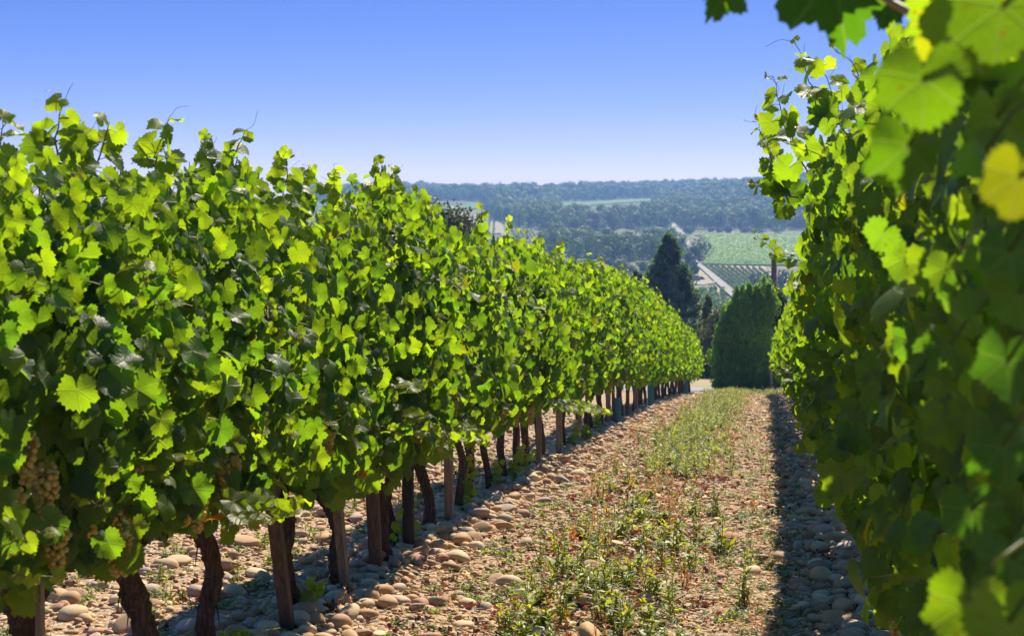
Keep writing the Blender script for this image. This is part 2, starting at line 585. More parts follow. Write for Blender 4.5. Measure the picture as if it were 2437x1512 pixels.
def leaf_shape(n, ring, seed, teeth=0.06, warp=1.0):
    r = np.random.default_rng(seed)
    th = np.linspace(-180, 180, n, endpoint=False) + 180.0 / n
    jit = 1 + r.normal(0, 0.06, len(_rad)); jit2 = 1 + r.normal(0, 0.06, len(_rad))
    lobe = r.uniform(0.5, 1.7)
    base = np.interp(_ang, [0, 180], [0.90, 0.70])
    prof = base + (_rad - base) * np.where(_ang > 165, 1, lobe)
    o = np.where(th >= 0, np.interp(np.abs(th), _ang, prof * jit), np.interp(np.abs(th), _ang, prof * jit2))
    o = o + teeth * np.where(np.arange(n) % 2 == 0, 1, -1) * r.uniform(0.4, 1.3, n) * np.where(np.abs(th) > 168, 0, 1)
    tr = np.radians(th)
    out = np.stack([o * np.sin(tr), o * np.cos(tr)], 1)
    fold, cup, und, ph, k = r.uniform(-0.05, 0.45), r.uniform(-0.1, 0.40), r.uniform(0.04, 0.16), r.uniform(0, 6.28), r.integers(2, 5)
    curl = r.uniform(0.0, 0.4)
    und *= warp; curl *= warp; cup *= warp

    def z(p):
        rr = np.hypot(p[:, 0], p[:, 1]); aa = np.arctan2(p[:, 0], p[:, 1])
        return fold * np.abs(p[:, 0]) - cup * rr ** 2 + und * np.sin(k * aa + ph) * rr ** 2 - curl * np.maximum(p[:, 1], 0) ** 2 * 0.6
    P = [np.zeros((1, 2))]
    T = []
    if ring:
        m = n // 2
        thm = np.radians(th[::2])
        mid = np.stack([0.55 * o[::2] * np.sin(thm), 0.55 * o[::2] * np.cos(thm)], 1)
        P += [mid, out]
        for i in range(m):
            j = (i + 1) % m
            if i != m - 1: T.append([0, 1 + j, 1 + i])
            a0, a1, a2 = 1 + m + 2 * i, 1 + m + (2 * i + 1) % n, 1 + m + (2 * i + 2) % n
            T += [[1 + i, a1, a0]]
            if i != m - 1: T += [[1 + i, 1 + j, a1], [1 + j, a2, a1]]
    else:
        P += [out]
        for i in range(n - 1):
            T.append([0, 2 + i, 1 + i])
    P = np.concatenate(P)
    V = np.concatenate([P, z(P)[:, None]], 1)
    lc = np.concatenate([P, np.zeros((len(P), 1))], 1)
    return V, np.array(T), lc


LEAF = {0: [leaf_shape(44, True, 100 + i) for i in range(9)],
        1: [leaf_shape(22, True, 200 + i) for i in range(7)],
        2: [leaf_shape(12, False, 300 + i, 0.05) for i in range(6)],
        3: [leaf_shape(64, True, 340 + i, 0.05, 1.9) for i in range(8)]}


def leaf_colors(n, r, young=0.0):
    v = r.uniform(0, 1, n)[:, None]
    c = np.array([0.028, 0.070, 0.020]) * (1 - v) + np.array([0.062, 0.100, 0.014]) * v
    c = c * r.uniform(0.8, 1.2, (n, 1))
    if np.any(np.asarray(young) > 0):
        y = np.asarray(young)[:, None] if np.ndim(young) else np.full((n, 1), young)
        c = c * (1 - y) + np.array([0.085, 0.125, 0.018]) * y
    k = r.uniform(0, 1, n)
    c[k < 0.016] = np.array([0.072, 0.088, 0.010])
    c[k < 0.0004] = np.array([0.07, 0.028, 0.008])
    return c


def put_leaves(acc, P, nrm, tip, size, col, lod, r):
    if len(P) == 0: return
    Fm = frames(nrm, tip) * size[:, None, None]
    pick = r.integers(0, len(LEAF[lod]), len(P))
    for i, (v, t, lc) in enumerate(LEAF[lod]):
        k = pick == i
        acc.inst(v, t, Fm[k], P[k], col[k], lc)


def shoot(leaves, stems, pts, r, size=0.05, lod=0, gap=0.055, rad=0.0035, tipsize=0.35, face=None, end_young=0.8, tendril=True):
    """one leafy vine shoot along a path: stem, alternate leaves on petioles, tendrils near the tip"""
    pts = np.asarray(pts, float)
    wood = Acc()
    if isinstance(stems, list): stems.append(wood)
    else: wood = stems
    s = np.concatenate([[0], np.cumsum(np.linalg.norm(np.diff(pts, axis=0), axis=1))])
    nn = max(6, int(s[-1] / 0.03))
    u = np.linspace(0, s[-1], nn)
    path = np.stack([np.interp(u, s, pts[:, k]) for k in range(3)], 1)
    path[1:-1] += r.normal(0, 0.004, (nn - 2, 3))
    v, t = tube(path, np.linspace(rad, rad * 0.35, nn), 5)
    wood.add(v, t, np.array([0.16, 0.13, 0.035]) if r.uniform() < 0.6 else np.array([0.17, 0.085, 0.045]))
    k = max(2, int(s[-1] / gap))
    uu = (np.arange(k) + 0.6) / k * s[-1]
    base = np.stack([np.interp(uu, u, path[:, q]) for q in range(3)], 1)
    fr = uu / s[-1]
    sgn = np.where(np.arange(k) % 2 == 0, 1, -1)
    axis = norm(pts[-1] - pts[0])
    side = norm(np.cross(axis, r.normal(0, 1, 3)))
    if face is None: face = np.array([0.2, -0.7, 0.3])
    out = norm(sgn[:, None] * side + r.normal(0, 0.45, (k, 3)) + 0.35 * axis)
    pl = size * np.interp(fr, [0, 1], [0.95, 0.35])
    sz = size * np.interp(fr, [0, 0.55, 1], [1, 0.85, tipsize]) * r.uniform(0.8, 1.15, k)
    tipd = norm(out + np.array([0, 0, -0.7]) + r.normal(0, 0.3, (k, 3)))
    P = base + out * pl[:, None]
    nrm = norm(np.asarray(face) + r.normal(0, 0.55, (k, 3)) + np.array([0, 0, 0.4]))
    put_leaves(leaves, P, nrm, tipd, sz, leaf_colors(k, r, np.clip(fr * end_young, 0, 1)), lod, r)
    for i in range(k):
        v, t = tube([base[i], (base[i] + P[i]) / 2 + np.array([0, 0, 0.004]), P[i]], 0.0013, 3)
        wood.add(v, t, (0.20, 0.17, 0.05))
    if tendril:
        for q in range(2):
            b = path[int(nn * r.uniform(0.6, 0.95))]
            d = norm(r.normal(0, 1, 3) + axis)
            e = norm(r.normal(0, 1, 3))
            L = r.uniform(0.04, 0.09)
            tt = np.linspace(0, 1, 8)[:, None]
            v, t = tube(b + d * L * tt + e * 0.02 * np.sin(tt * 4.5) * tt, 0.0009, 3)
            wood.add(v, t, (0.26, 0.24, 0.06))


def grape_bunch(parent, loc, s, r, lod=0):
    """a conical cluster of berries hanging from loc"""
    n = int(85 * s)
    acc = Acc()
    L = 0.15 * s ** 0.6; W = 0.042 * s ** 0.6
    pts = []
    tries = 0
    while len(pts) < n and tries < 6000:
        tries += 1
        f = r.uniform(0, 1) ** 0.8
        wd = W * (1.15 - 0.85 * f) * (0.9 if f > 0.1 else 0.6)
        an = r.uniform(0, 6.28); rr = wd * math.sqrt(r.uniform(0.35, 1))
        p = np.array([rr * math.cos(an), rr * math.sin(an), -f * L])
        if all(np.sum((p - q_) ** 2) > 0.0115 ** 2 for q_ in pts): pts.append(p)
    P = np.array(pts)
    m = len(P)
    rad = r.uniform(0.0068, 0.0088, m)
    v, t = ICO2 if lod == 0 else ICO1
    y = r.uniform(0, 1, (m, 1))
    col = np.array([0.36, 0.40, 0.09]) * (1 - y) + np.array([0.50, 0.43, 0.10]) * y
    acc.inst(v, t, np.eye(3)[None] * rad[:, None, None], P, col)
    v, t = tube([[0, 0, 0.05], [0.004, 0.002, 0.02], [0, 0, -L * 0.6]], [0.002, 0.002, 0.001], 4)
    acc.add(v, t, (0.16, 0.15, 0.05))
    o = acc.build("grape_bunch", M["berry"], parent)
    o.location = loc
    return o


# ------------------------------------------------------------------ the two rows of grape vines
def row_Y(px, x=XL):
    return on_plane_x(px, 1250, x)[1]


TOP_PX = [(-300, 330), (0, 335), (100, 330), (200, 340), (400, 345), (600, 345), (640, 440), (690, 425), (760, 425), (860, 415), (940, 425), (1000, 490),
          (1100, 545), (1200, 558), (1300, 585), (1400, 618), (1500, 655), (1560, 700), (1600, 742), (1640, 790)]


def top_height(Y):
    p = np.array([XL, Y, 1.0]); px, _, d = project(p)
    y = np.interp(px, [q_[0] for q_ in TOP_PX], [q_[1] for q_ in TOP_PX])
    z = on_plane_x(px, y, XL)[2]
    return float(np.clip(z - gz1(XL, Y), 1.25, 2.05)) - (0.13 if Y < 6.5 else 0.11)


def trunk_part(parent, lean_y, lean_x, ht, r, lod, thick=1.0, bend=None):
    k = 34 if lod == 0 else 10
    t_ = np.linspace(0, 1, k)
    ph = r.uniform(0, 6.28)
    amp = r.uniform(0.025, 0.06)
    bend = bend or r.uniform(0.8, 1.7)
    path = np.stack([lean_x * t_ + amp * 0.6 * np.sin(t_ * 5 + ph) * t_, lean_y * t_ ** bend + amp * np.sin(t_ * 6 + ph * 2) * np.sin(np.pi * t_), -0.05 + (ht + 0.05) * t_], 1)
    rad = thick * 0.027 * (1 + 0.35 * np.exp(-t_ * 9) + 0.3 * np.exp(-(1 - t_) * 9))
    a = Acc()
    v, t = tube(path, rad, 18 if lod == 0 else 7, 0.2, 5, 0.35, r.integers(1e6))
    a.add(v, t)
    top = path[-1]
    for sg in (-1, 1):
        L = r.uniform(0.26, 0.38)
        kk = 12 if lod == 0 else 6
        tt = np.linspace(0, 1, kk)
        ap = top + np.stack([0.03 * np.sin(tt * 3 + ph), sg * L * tt, -0.02 + 0.07 * np.sin(tt * 2.2) + 0.015 * r.normal(size=kk)], 1)
        v, t = tube(ap, thick * np.linspace(0.031, 0.018, kk) * (1 + 0.12 * r.normal(size=kk)), 10 if lod == 0 else 6, 0.13, 4, 0.3, r.integers(1e6))
        a.add(v, t)
        if lod == 0:
            for _ in range(3):
                b = ap[r.integers(2, kk - 1)]
                v, t = tube([b, b + [r.normal(0, .01), r.normal(0, .01), 0.03], b + [r.normal(0, .02), r.normal(0, .02), r.uniform(.045, .075)]], [0.016, 0.013, 0.009], 7, 0.15, 3, 0.2, r.integers(1e6))
                a.add(v, t)
            for _ in range(5):      # shreds of peeling bark
                i = r.integers(3, k - 2)
                d = norm(r.normal(0, 1, 3) * [1, 1, 0.1])
                b = path[i] + d * rad[i] * 0.95
                v, t = tube([b, b + d * 0.006 + [0, 0, -0.04], b + d * 0.012 + [0, 0, -0.085]], [0.003, 0.0025, 0.0008], 4)
                a.add(v, t)
    a.build("trunk", M["bark"], parent)
    return top


def make_foliage(parent, h, side, r, lod, n, holes=(), lean=0.0, half=0.42, wide=1.0, extra=None, z0=0.44):
    """the leaf mass of one vine, in its own coordinates"""
    acc = Acc()
    y = r.uniform(-half, half, n)
    f = r.uniform(0, 1, n) ** 0.95
    z = z0 + r.normal(0, 0.05, n) + f * (h - z0)
    prof = np.interp(f, [0, 0.12, 0.5, 0.85, 1.0], [0.13, 0.20, 0.23, 0.17, 0.07]) * wide
    sg = np.where(r.uniform(0, 1, n) < 0.66, side, -side)
    shell = r.uniform(0, 1, n) < 0.72
    x = sg * np.where(shell, prof * r.normal(1.0, 0.20, n), prof * r.uniform(0, 0.9, n))
    # small clumps and hollows, so that the face of the row is not even
    ck = r.uniform([-half, z0], [half, h], (7, 2))
    bul = np.zeros(n)
    for q_ in ck: bul += np.exp(-(((y - q_[0]) / 0.10) ** 2 + ((z - q_[1]) / 0.13) ** 2)) * r.uniform(-0.07, 0.11)
    x = x + sg * bul + lean * f ** 2.5
    P = np.stack([x, y, z], 1)
    keep = np.ones(n, bool)
    for hx, hy, hz, hr in holes:
        keep &= ~((np.hypot(y - hy, (z - (hz - 0.06)) * 0.7) < hr) & (side * (x - hx) > -0.05))
    hang = np.where(f > 0.85, 0.45, 1.0)
    nrm = np.stack([sg * r.uniform(0.4, 1.1, n), r.normal(0, 0.5, n) - 0.50, 0.18 + r.normal(0, 0.36, n)], 1)
    tip = np.stack([sg * 0.35 + r.normal(0, 0.3, n), r.normal(0, 0.45, n), -hang + r.normal(0, 0.25, n)], 1)
    size = r.triangular(0.023, 0.045, 0.069, n) * np.interp(f, [0, 0.7, 1], [1.08, 1.0, 0.8])
    col = leaf_colors(n, r, np.clip((f - 0.55) * 0.9, 0, 0.5) * r.uniform(0, 1, n))
    P, nrm, tip, size, col = P[keep], nrm[keep], tip[keep], size[keep], col[keep]
    put_leaves(acc, P, nrm, tip, size, col, lod, r)
    if extra is not None: extra(acc)
    return acc, P


def canes_for(parent, h, r, P, lod, side, lean=0.0, n=6, z0=0.5):
    """the upright canes with the petioles of the leaves nearest them"""
    ys = np.linspace(-0.28, 0.28, n) + r.normal(0, 0.03, n)
    owner = np.argmin(np.abs(P[:, 1][:, None] - ys[None]), axis=1)
    for i in range(n):
        kk = 10
        t_ = np.linspace(0, 1, kk)
        hh = h * r.uniform(0.86, 1.04)
        path = np.stack([r.normal(0, 0.03) + lean * t_ + 0.04 * np.sin(t_ * 4 + r.uniform(0, 6)), ys[i] + 0.03 * np.sin(t_ * 5 + r.uniform(0, 6)), z0 + (hh - z0) * t_], 1)
        a = Acc()
        v, t = tube(path, np.linspace(0.0052, 0.0022, kk), 6)
        cc = np.array([0.15, 0.065, 0.035]) * (1 - t_[:, None]) + np.array([0.15, 0.14, 0.04]) * t_[:, None]
        a.add(v, t, np.concatenate([np.repeat(cc, 6, axis=0), cc[:1], cc[-1:]]))
        mine = np.where(owner == i)[0]
        for m in mine[::2]:
            p = P[m]
            b = np.array([np.interp(p[2] + 0.02, path[:, 2], path[:, q_]) for q_ in range(3)])
            d = p - b
            if np.linalg.norm(d) > 0.12: b = p - d * 0.12 / np.linalg.norm(d)
            v, t = tube([b, (b + p) / 2 + [0, 0, 0.012], p], [0.0018, 0.0015, 0.0012], 3)
            a.add(v, t, np.array([0.24, 0.17, 0.05]) * r.uniform(0.7, 1.2))
        a.build("cane", M["cane"], parent)


# where the photograph shows trunks and posts of the sunlit row (viewing pixels of their feet)
L_PX = [(-40, -0.1), (130, -0.20), (385, -0.24), (520, -0.12), (712, -0.24), (828, -0.28), (905, -0.16), (948, -0.10), (1022, -0.10), (1087, -0.12), (1132, -0.22), (1166, -0.20),
        (1202, -0.22), (1228, -0.12), (1259, -0.18), (1293, -0.05), (1345, -0.22), (1376, -0.16)]
L_Y = [row_Y(p) for p, _ in L_PX]
leans = [q_ for _, q_ in L_PX]
yy = L_Y[-1]
while yy < 40.2:
    yy += 0.66 + rng.normal(0, 0.05)
    L_Y.append(yy); leans.append(rng.uniform(-0.22, 0.02))

# bunches (viewing pixel, size); leafy low shoots; tall shoots on top
BUNCH_L = [(22, 1225, 1.0), (105, 1165, 1.0), (215, 1185, 1.1), (135, 1290, 0.9), (282, 1245, 1.9), (437, 1170, 1.15), (545, 1130, 1.1), (310, 1140, 0.9), (775, 1055, 0.8), (470, 1210, 0.7),
           (1046, 1030, 1.0), (1080, 950, 1.0), (1197, 975, 1.1), (1228, 990, 0.7), (1252, 905, 0.9), (1262, 985, 0.8), (860, 1125, 0.6), (1105, 940, 0.5), (1330, 925, 0.8), (60, 1080, 0.7)]
TALL_L = [(20, 285, 14), (150, 250, -6), (200, 300, 10), (262, 288, 8), (402, 280, 2), (505, 322, 6), (583, 312, 5), (676, 362, -12), (735, 395, 6), (800, 402, 3), (903, 382, -2), (937, 398, 4),
          (1012, 470, -4), (1148, 488, -6), (1210, 520, 4), (1285, 552, 0), (1335, 570, 2), (1430, 612, 3), (1480, 632, -2), (1535, 655, 3)]
LOW_L = [[(520, 1225), (590, 1205), (660, 1212), (722, 1198)], [(1050, 1040), (1100, 1020), (1158, 1048)], [(1335, 968), (1390, 965), (1450, 982)], [(830, 1010), (850, 1070)],
         [(960, 1000), (1010, 1015), (1050, 1035)], [(930, 920), (970, 922), (1030, 905)]]
SUCK = {9: 0.34, 7: 0.22, 12: 0.24, 13: 0.16, 11: 0.20, 4: 0.12, 16: 0.22, 17: 0.14, 3: 0.06, 19: 0.2}


def vine_of(Ys, y):
    return int(np.argmin(np.abs(np.array(Ys) - y)))


bl = {}
for px, py, s in BUNCH_L:
    p = on_plane_x(px, py, XL + 0.21)
    bl.setdefault(vine_of(L_Y, p[1]), []).append((p, s))
tl = {}
for px, py, dx in TALL_L:
    p = on_plane_x(px, py, XL + 0.06); q_ = on_plane_x(px - dx, py + 140, XL + 0.02)
    q_[1] = p[1] - dx * 0.006
    tl.setdefault(vine_of(L_Y, p[1]), []).append((p, q_))
ll = {}
for pts in LOW_L:
    w_ = [on_plane_x(x, y, XL + 0.30) for x, y in pts]
    ll.setdefault(vine_of(L_Y, w_[0][1]), []).append(w_)

FEAT = {0: "cut by the frame", 1: "thick arm, drooping bunches", 2: "heavy golden bunch", 3: "straight leaning trunk", 4: "trunk twisting beside brown post",
        5: "trunk hooked beside pale post", 6: "thickest trunk of all", 7: "close behind the thickest trunk", 8: "thin wavy trunk past black post", 9: "bright leafy sucker below", 10: "kinked trunk"}

shared_far = {}
for i, Y in enumerate(L_Y):
    r = np.random.default_rng(1000 + i)
    base = np.array([XL + r.normal(0, 0.02), Y, gz1(XL, Y)])
    _, _, d = project(base)
    lod = 0 if d < 9.5 else (1 if d < 20 else 2)
    last = i >= len(L_Y) - 2
    feat = FEAT.get(i) or ("at the far end" if last else ("leafy sucker on trunk" if i in SUCK else "bare brown trunk"))
    root = empty("grape_vine", base, f"{ordinal(i + 1)} vine from the near end of the sunlit row, {feat}", "grape vine", "vines in the sunlit row")
    h = top_height(Y)
    if last: h = 1.3 if i == len(L_Y) - 1 else 1.5
    top = trunk_part(root, leans[i] * 1.15, r.normal(0, 0.02), r.uniform(0.48, 0.56), r, lod, {6: 1.6, 1: 1.3, 2: 1.3, 3: 1.1, 4: 1.0, 5: 1.0, 15: 1.4}.get(i, r.uniform(0.8, 1.05)), {5: 0.5, 4: 0.9, 10: 0.6}.get(i))
    holes = []
    for p, s in bl.get(i, []):
        lp = p - base
        lp[2] += 0.06 * s ** 0.5
        grape_bunch(root, lp, s, r, 0 if d < 9 else 1)
        holes.append((lp[0], lp[1], lp[2], 0.072 * s ** 0.5))
    if 18 <= i < 34 and r.uniform() < 0.6:
        lp = np.array([0.2, r.uniform(-0.3, 0.3), r.uniform(0.55, 0.7)])
        grape_bunch(root, lp, r.uniform(0.7, 1.0), r, 1); holes.append((*lp, 0.05))
    wood = []

    def extra(acc, i=i, base=base, r=r, lod=lod, wood=wood, h=h, last=last):
        for p, q_ in tl.get(i, []):
            mid = (p + q_) / 2 + r.normal(0, 0.015, 3)
            shoot(acc, wood, np.array([q_, mid, p]) - base, r, 0.058, min(lod, 1), 0.021, 0.0034, 0.55, face=(0.4, -0.6, 0.2))
        for w_ in ll.get(i, []):
            shoot(acc, wood, np.array(w_) - base, r, 0.052, min(lod, 1), 0.045, 0.003, 0.6, face=(0.5, -0.55, 0.45), end_young=1.0)
        for _ in range(3 if lod < 2 else 2):
            y0 = r.uniform(-0.35, 0.35)
            z1 = h + (r.uniform(-0.04, 0.07) if i < 9 else r.choice([r.uniform(-0.02, 0.06), r.uniform(0.02, 0.10), r.uniform(0.06, 0.20)]))
            shoot(acc, wood if lod < 2 else acc, [[0, y0, h - 0.25], [r.normal(0, .03), y0 + r.normal(0, .03), h - 0.1], [r.normal(0, .06), y0 + r.normal(0, .08), z1]], r, 0.045, max(lod, 1) if lod else 0, 0.04, 0.003, 0.45, face=(0.4, -0.6, 0.2), tendril=lod < 2)
        for _ in range(3 if lod < 2 else 1):     # side shoots standing out of the face
            y0, zz = r.uniform(-0.35, 0.35), r.uniform(0.6, h - 0.15)
            shoot(acc, wood if lod < 2 else acc, [[0.12, y0, zz], [0.26, y0 + r.normal(0, .05), zz + 0.03], [0.34, y0 + r.normal(0, .12), zz + r.uniform(-0.1, .06)]], r, 0.042, lod, 0.045, 0.0028, 0.5, face=(0.5, -0.5, 0.4), tendril=lod < 2)
    n = {0: 850, 1: 780, 2: 620}[lod]
    acc, P = make_foliage(root, h, 1, r, lod, n, holes, z0=0.58 if i < 4 else (0.52 if Y < 22 else 0.42), half=0.40, extra=extra)
    acc.build("foliage", M["vine_leaf" if lod < 2 else "leaf_small"], root)
    for w_ in wood: w_.build("green_shoot", M["cane"], root)
    if lod == 0: canes_for(root, h, r, P, lod, 1)
    if i in SUCK:
        for q_ in range(3):
            s1 = Acc()
            b = np.array([0.05 + r.normal(0, 0.02), r.normal(-0.03, 0.03), 0.02])
            shoot(s1, s1, [b, b + [0.03, r.normal(0, .04), SUCK[i] * 0.5], b + [0.05 + r.normal(0, .03), r.normal(0, .06), SUCK[i] * r.uniform(0.7, 1.1)]], r, 0.036, min(lod, 1), 0.034, 0.002, 0.6, face=(0.4, -0.7, 0.3))
            s1.build("sucker_shoot", M["vine_leaf"], root)

# the shaded row, close on the other side
R_Y = list(2.2 + 0.655 * np.arange(60) + rng.normal(0, 0.04, 60))
R_Y = [y for y in R_Y if y < 40.8]
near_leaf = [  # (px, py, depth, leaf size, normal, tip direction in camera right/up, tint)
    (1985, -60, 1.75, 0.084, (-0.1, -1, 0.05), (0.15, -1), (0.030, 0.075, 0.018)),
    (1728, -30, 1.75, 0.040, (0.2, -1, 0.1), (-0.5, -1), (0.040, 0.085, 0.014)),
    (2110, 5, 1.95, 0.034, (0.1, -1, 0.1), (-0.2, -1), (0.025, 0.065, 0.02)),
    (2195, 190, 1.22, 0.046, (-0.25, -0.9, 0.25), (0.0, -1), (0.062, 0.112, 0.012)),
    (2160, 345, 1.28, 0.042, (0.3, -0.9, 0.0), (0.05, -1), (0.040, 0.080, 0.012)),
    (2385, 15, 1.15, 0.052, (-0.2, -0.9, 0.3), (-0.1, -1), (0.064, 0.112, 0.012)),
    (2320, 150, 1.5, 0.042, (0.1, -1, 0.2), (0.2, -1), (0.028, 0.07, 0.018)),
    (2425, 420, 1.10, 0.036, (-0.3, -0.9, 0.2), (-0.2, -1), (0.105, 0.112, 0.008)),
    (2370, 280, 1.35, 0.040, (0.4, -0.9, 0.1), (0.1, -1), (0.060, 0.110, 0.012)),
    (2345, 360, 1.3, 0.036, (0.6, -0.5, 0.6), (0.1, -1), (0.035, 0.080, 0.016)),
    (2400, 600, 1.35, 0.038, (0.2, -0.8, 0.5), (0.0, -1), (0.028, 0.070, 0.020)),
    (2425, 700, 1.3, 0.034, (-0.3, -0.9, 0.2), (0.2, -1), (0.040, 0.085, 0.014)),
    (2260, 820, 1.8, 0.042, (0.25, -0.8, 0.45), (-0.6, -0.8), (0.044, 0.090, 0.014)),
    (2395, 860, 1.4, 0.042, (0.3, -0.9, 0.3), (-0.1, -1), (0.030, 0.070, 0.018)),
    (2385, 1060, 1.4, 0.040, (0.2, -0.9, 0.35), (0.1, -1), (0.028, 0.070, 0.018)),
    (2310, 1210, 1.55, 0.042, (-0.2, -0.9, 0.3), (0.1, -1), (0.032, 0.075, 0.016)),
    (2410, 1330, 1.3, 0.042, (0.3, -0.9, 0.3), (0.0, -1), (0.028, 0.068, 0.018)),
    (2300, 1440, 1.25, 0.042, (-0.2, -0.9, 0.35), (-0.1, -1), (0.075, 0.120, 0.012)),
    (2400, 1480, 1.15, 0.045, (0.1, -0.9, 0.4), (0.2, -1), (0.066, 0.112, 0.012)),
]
TALL_R = [(1888, 100, 4.9), (1950, 140, 5.0), (2045, 160, 4.6), (1838, 180, 5.1), (2105, 175, 4.2), (1805, 285, 5.4), (2200, 70, 3.6)]
LOW_R = [([(1905, 620), (1850, 605), (1790, 552)], 9.5), ([(1900, 690), (1875, 690), (1845, 688)], 12), ([(1900, 895), (1860, 880), (1835, 875)], 8.5), ([(1900, 470), (1840, 455), (1785, 425)], 5.4),
         ([(1870, 330), (1830, 300), (1790, 290)], 5.6), ([(1930, 960), (1905, 985), (1890, 1010)], 8)]
tr, lr = {}, {}
for px, py, dd in TALL_R:
    p = at_depth(px, py, dd)
    tr.setdefault(vine_of(R_Y, p[1]), []).append(p)
for pts, dd in LOW_R:
    w_ = [at_depth(x, y, dd) for x, y in pts]
    lr.setdefault(vine_of(R_Y, w_[0][1]), []).append(w_)
br = {}
for px, py, dd, s in [(2060, 1140, 6.3, 1.5), (2100, 1085, 6.6, 0.9), (2130, 1470, 4.2, 0.7), (2105, 1010, 6.6, 0.6)]:
    p = at_depth(px, py, dd); br.setdefault(vine_of(R_Y, p[1]), []).append((p, s))
RFEAT = {0: "blurred leaves overhanging the lane", 1: "large dark leaves"}
for i, Y in enumerate(R_Y):
    r = np.random.default_rng(4000 + i)
    base = np.array([XR + r.normal(0, 0.02), Y, gz1(XR, Y)])
    _, _, d = project(base)
    lod = 0 if d < 9 else (1 if d < 20 else 2)
    feat = RFEAT.get(i) or ("trunk above shaded cobbles" if 6 <= d < 9 else ("pale bunch among leaves" if i in br else ("at the far end" if i >= len(R_Y) - 2 else "dark leaves")))
    root = empty("grape_vine", base, f"{ordinal(i + 1)} vine from the near end of the shaded row, {feat}", "grape vine", "vines in the shaded row")
    h = float(np.interp(Y, [0, 4, 5.5, 8, 41], [1.8, 1.85, 1.85, 1.62, 1.5])) + r.normal(0, 0.04)
    trunk_part(root, r.uniform(-0.2, 0.1), r.normal(0, 0.02), r.uniform(0.46, 0.54), r, lod, r.uniform(0.85, 1.15))
    holes = []
    for p, s in br.get(i, []):
        lp = p - base; lp[2] += 0.06
        grape_bunch(root, lp, s, r); holes.append((lp[0], lp[1], lp[2], 0.06))
    wood = []
    lean = float(np.interp(Y, [0, 3, 5.5, 8, 12], [-0.08, -0.16, -0.30, -0.12, -0.04]))

    def extra(acc, i=i, base=base, r=r, lod=lod, wood=wood, h=h, lean=lean):
        for p in tr.get(i, []):
            q_ = p + [0.12, 0.05, -0.32]
            shoot(acc, wood, np.array([q_, (p + q_) / 2 + r.normal(0, .012, 3), p]) - base, r, 0.060, 0, 0.024, 0.003, 0.4, face=(-0.1, -0.7, 0.2))
        for w_ in lr.get(i, []):
            shoot(acc, wood, np.array(w_) - base, r, 0.046, min(lod, 1), 0.036, 0.003, 0.5, face=(-0.2, -0.7, 0.3), end_young=1.0)
        for _ in range(4 if lod < 2 else 2):
            y0 = r.uniform(-0.35, 0.35)
            shoot(acc, wood if lod < 2 else acc, [[lean, y0, h - 0.25], [lean + r.normal(0, .03), y0 + r.normal(0, .03), h - 0.1], [lean + r.normal(0, .08), y0 + r.normal(0, .08), h + r.uniform(0, 0.14)]], r, 0.045, lod, 0.042, 0.003, 0.45, face=(-0.2, -0.6, 0.2), tendril=lod < 2)
        for _ in range(3 if lod < 2 else 1):
            y0, zz = r.uniform(-0.35, 0.35), r.uniform(0.6, h - 0.15)
            shoot(acc, wood if lod < 2 else acc, [[-0.12, y0, zz], [-0.25, y0 + r.normal(0, .05), zz + 0.02], [-0.30, y0 + r.normal(0, .12), zz + r.uniform(-0.1, .06)]], r, 0.042, lod, 0.045, 0.0028, 0.5, face=(-0.5, -0.5, 0.4), tendril=lod < 2)
        if i == 0:
            k = len(near_leaf)
            P = np.array([at_depth(a_[0], a_[1], a_[2]) for a_ in near_leaf]) - base
            nr = np.array([a_[4] for a_ in near_leaf])
            sd = np.array([math.sin(SUN_AZ) * math.cos(SUN_EL), math.cos(SUN_AZ) * math.cos(SUN_EL), math.sin(SUN_EL)])
            dark = [0, 1, 2, 6, 9, 10]
            for f_, j_ in ((0.16, 0.01), (0.24, 0.03), (0.34, 0.05)):  # extra leaves added sunward of the dark ones, to keep the sun off them
                Pd = P[dark] + sd * f_ + r.normal(0, j_, (len(dark), 3))
                ok = np.array([project(p_ + base)[1] < -90 or project(p_ + base)[0] > 2250 for p_ in Pd])
                put_leaves(acc, Pd[ok], np.tile(sd, (ok.sum(), 1)) + r.normal(0, 0.3, (ok.sum(), 3)), r.normal(0, 1, (ok.sum(), 3)) + [0, 0, -1], r.uniform(0.06, 0.08, ok.sum()), leaf_colors(ok.sum(), r), 0, r)
            tp = np.array([RGT * a_[5][0] + UPV * a_[5][1] for a_ in near_leaf])
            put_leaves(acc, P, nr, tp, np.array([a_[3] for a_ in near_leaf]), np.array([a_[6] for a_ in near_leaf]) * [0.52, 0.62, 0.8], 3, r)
            for m in range(k):
                b = P[m] + np.array([0.05, 0.03, 0.05])
                v, t = tube([b, (b + P[m]) / 2 + [0, 0, 0.01], P[m]], 0.0018, 4)
                acc.add(v, t, (0.06, 0.07, 0.015))
            c1 = np.array([at_depth(*q_) for q_ in ((2060, -40, 1.75), (2110, 0, 1.72), (2200, 50, 1.66), (2320, 120, 1.6), (2460, 230, 1.55))]) - base
            v, t = tube(c1, [0.0042, 0.0048, 0.0055, 0.006, 0.006], 8)
            wood.append(Acc()); wood[-1].add(v, t, (0.22, 0.15, 0.05))
    n = {0: 740, 1: 680, 2: 560}[lod]
    acc, P = make_foliage(root, h, -1, r, lod, n, holes, lean=lean, half=0.42, wide=1.05, z0=0.44, extra=extra)
    if Y < 3.0:      # keep the air before the lens free of stray leaves
        pass
    acc.build("foliage", M["vine_leaf" if lod < 2 else "leaf_small"], root)
    for w_ in wood: w_.build("green_shoot", M["cane"], root)
    if lod == 0: canes_for(root, h, r, P, lod, -1, lean)

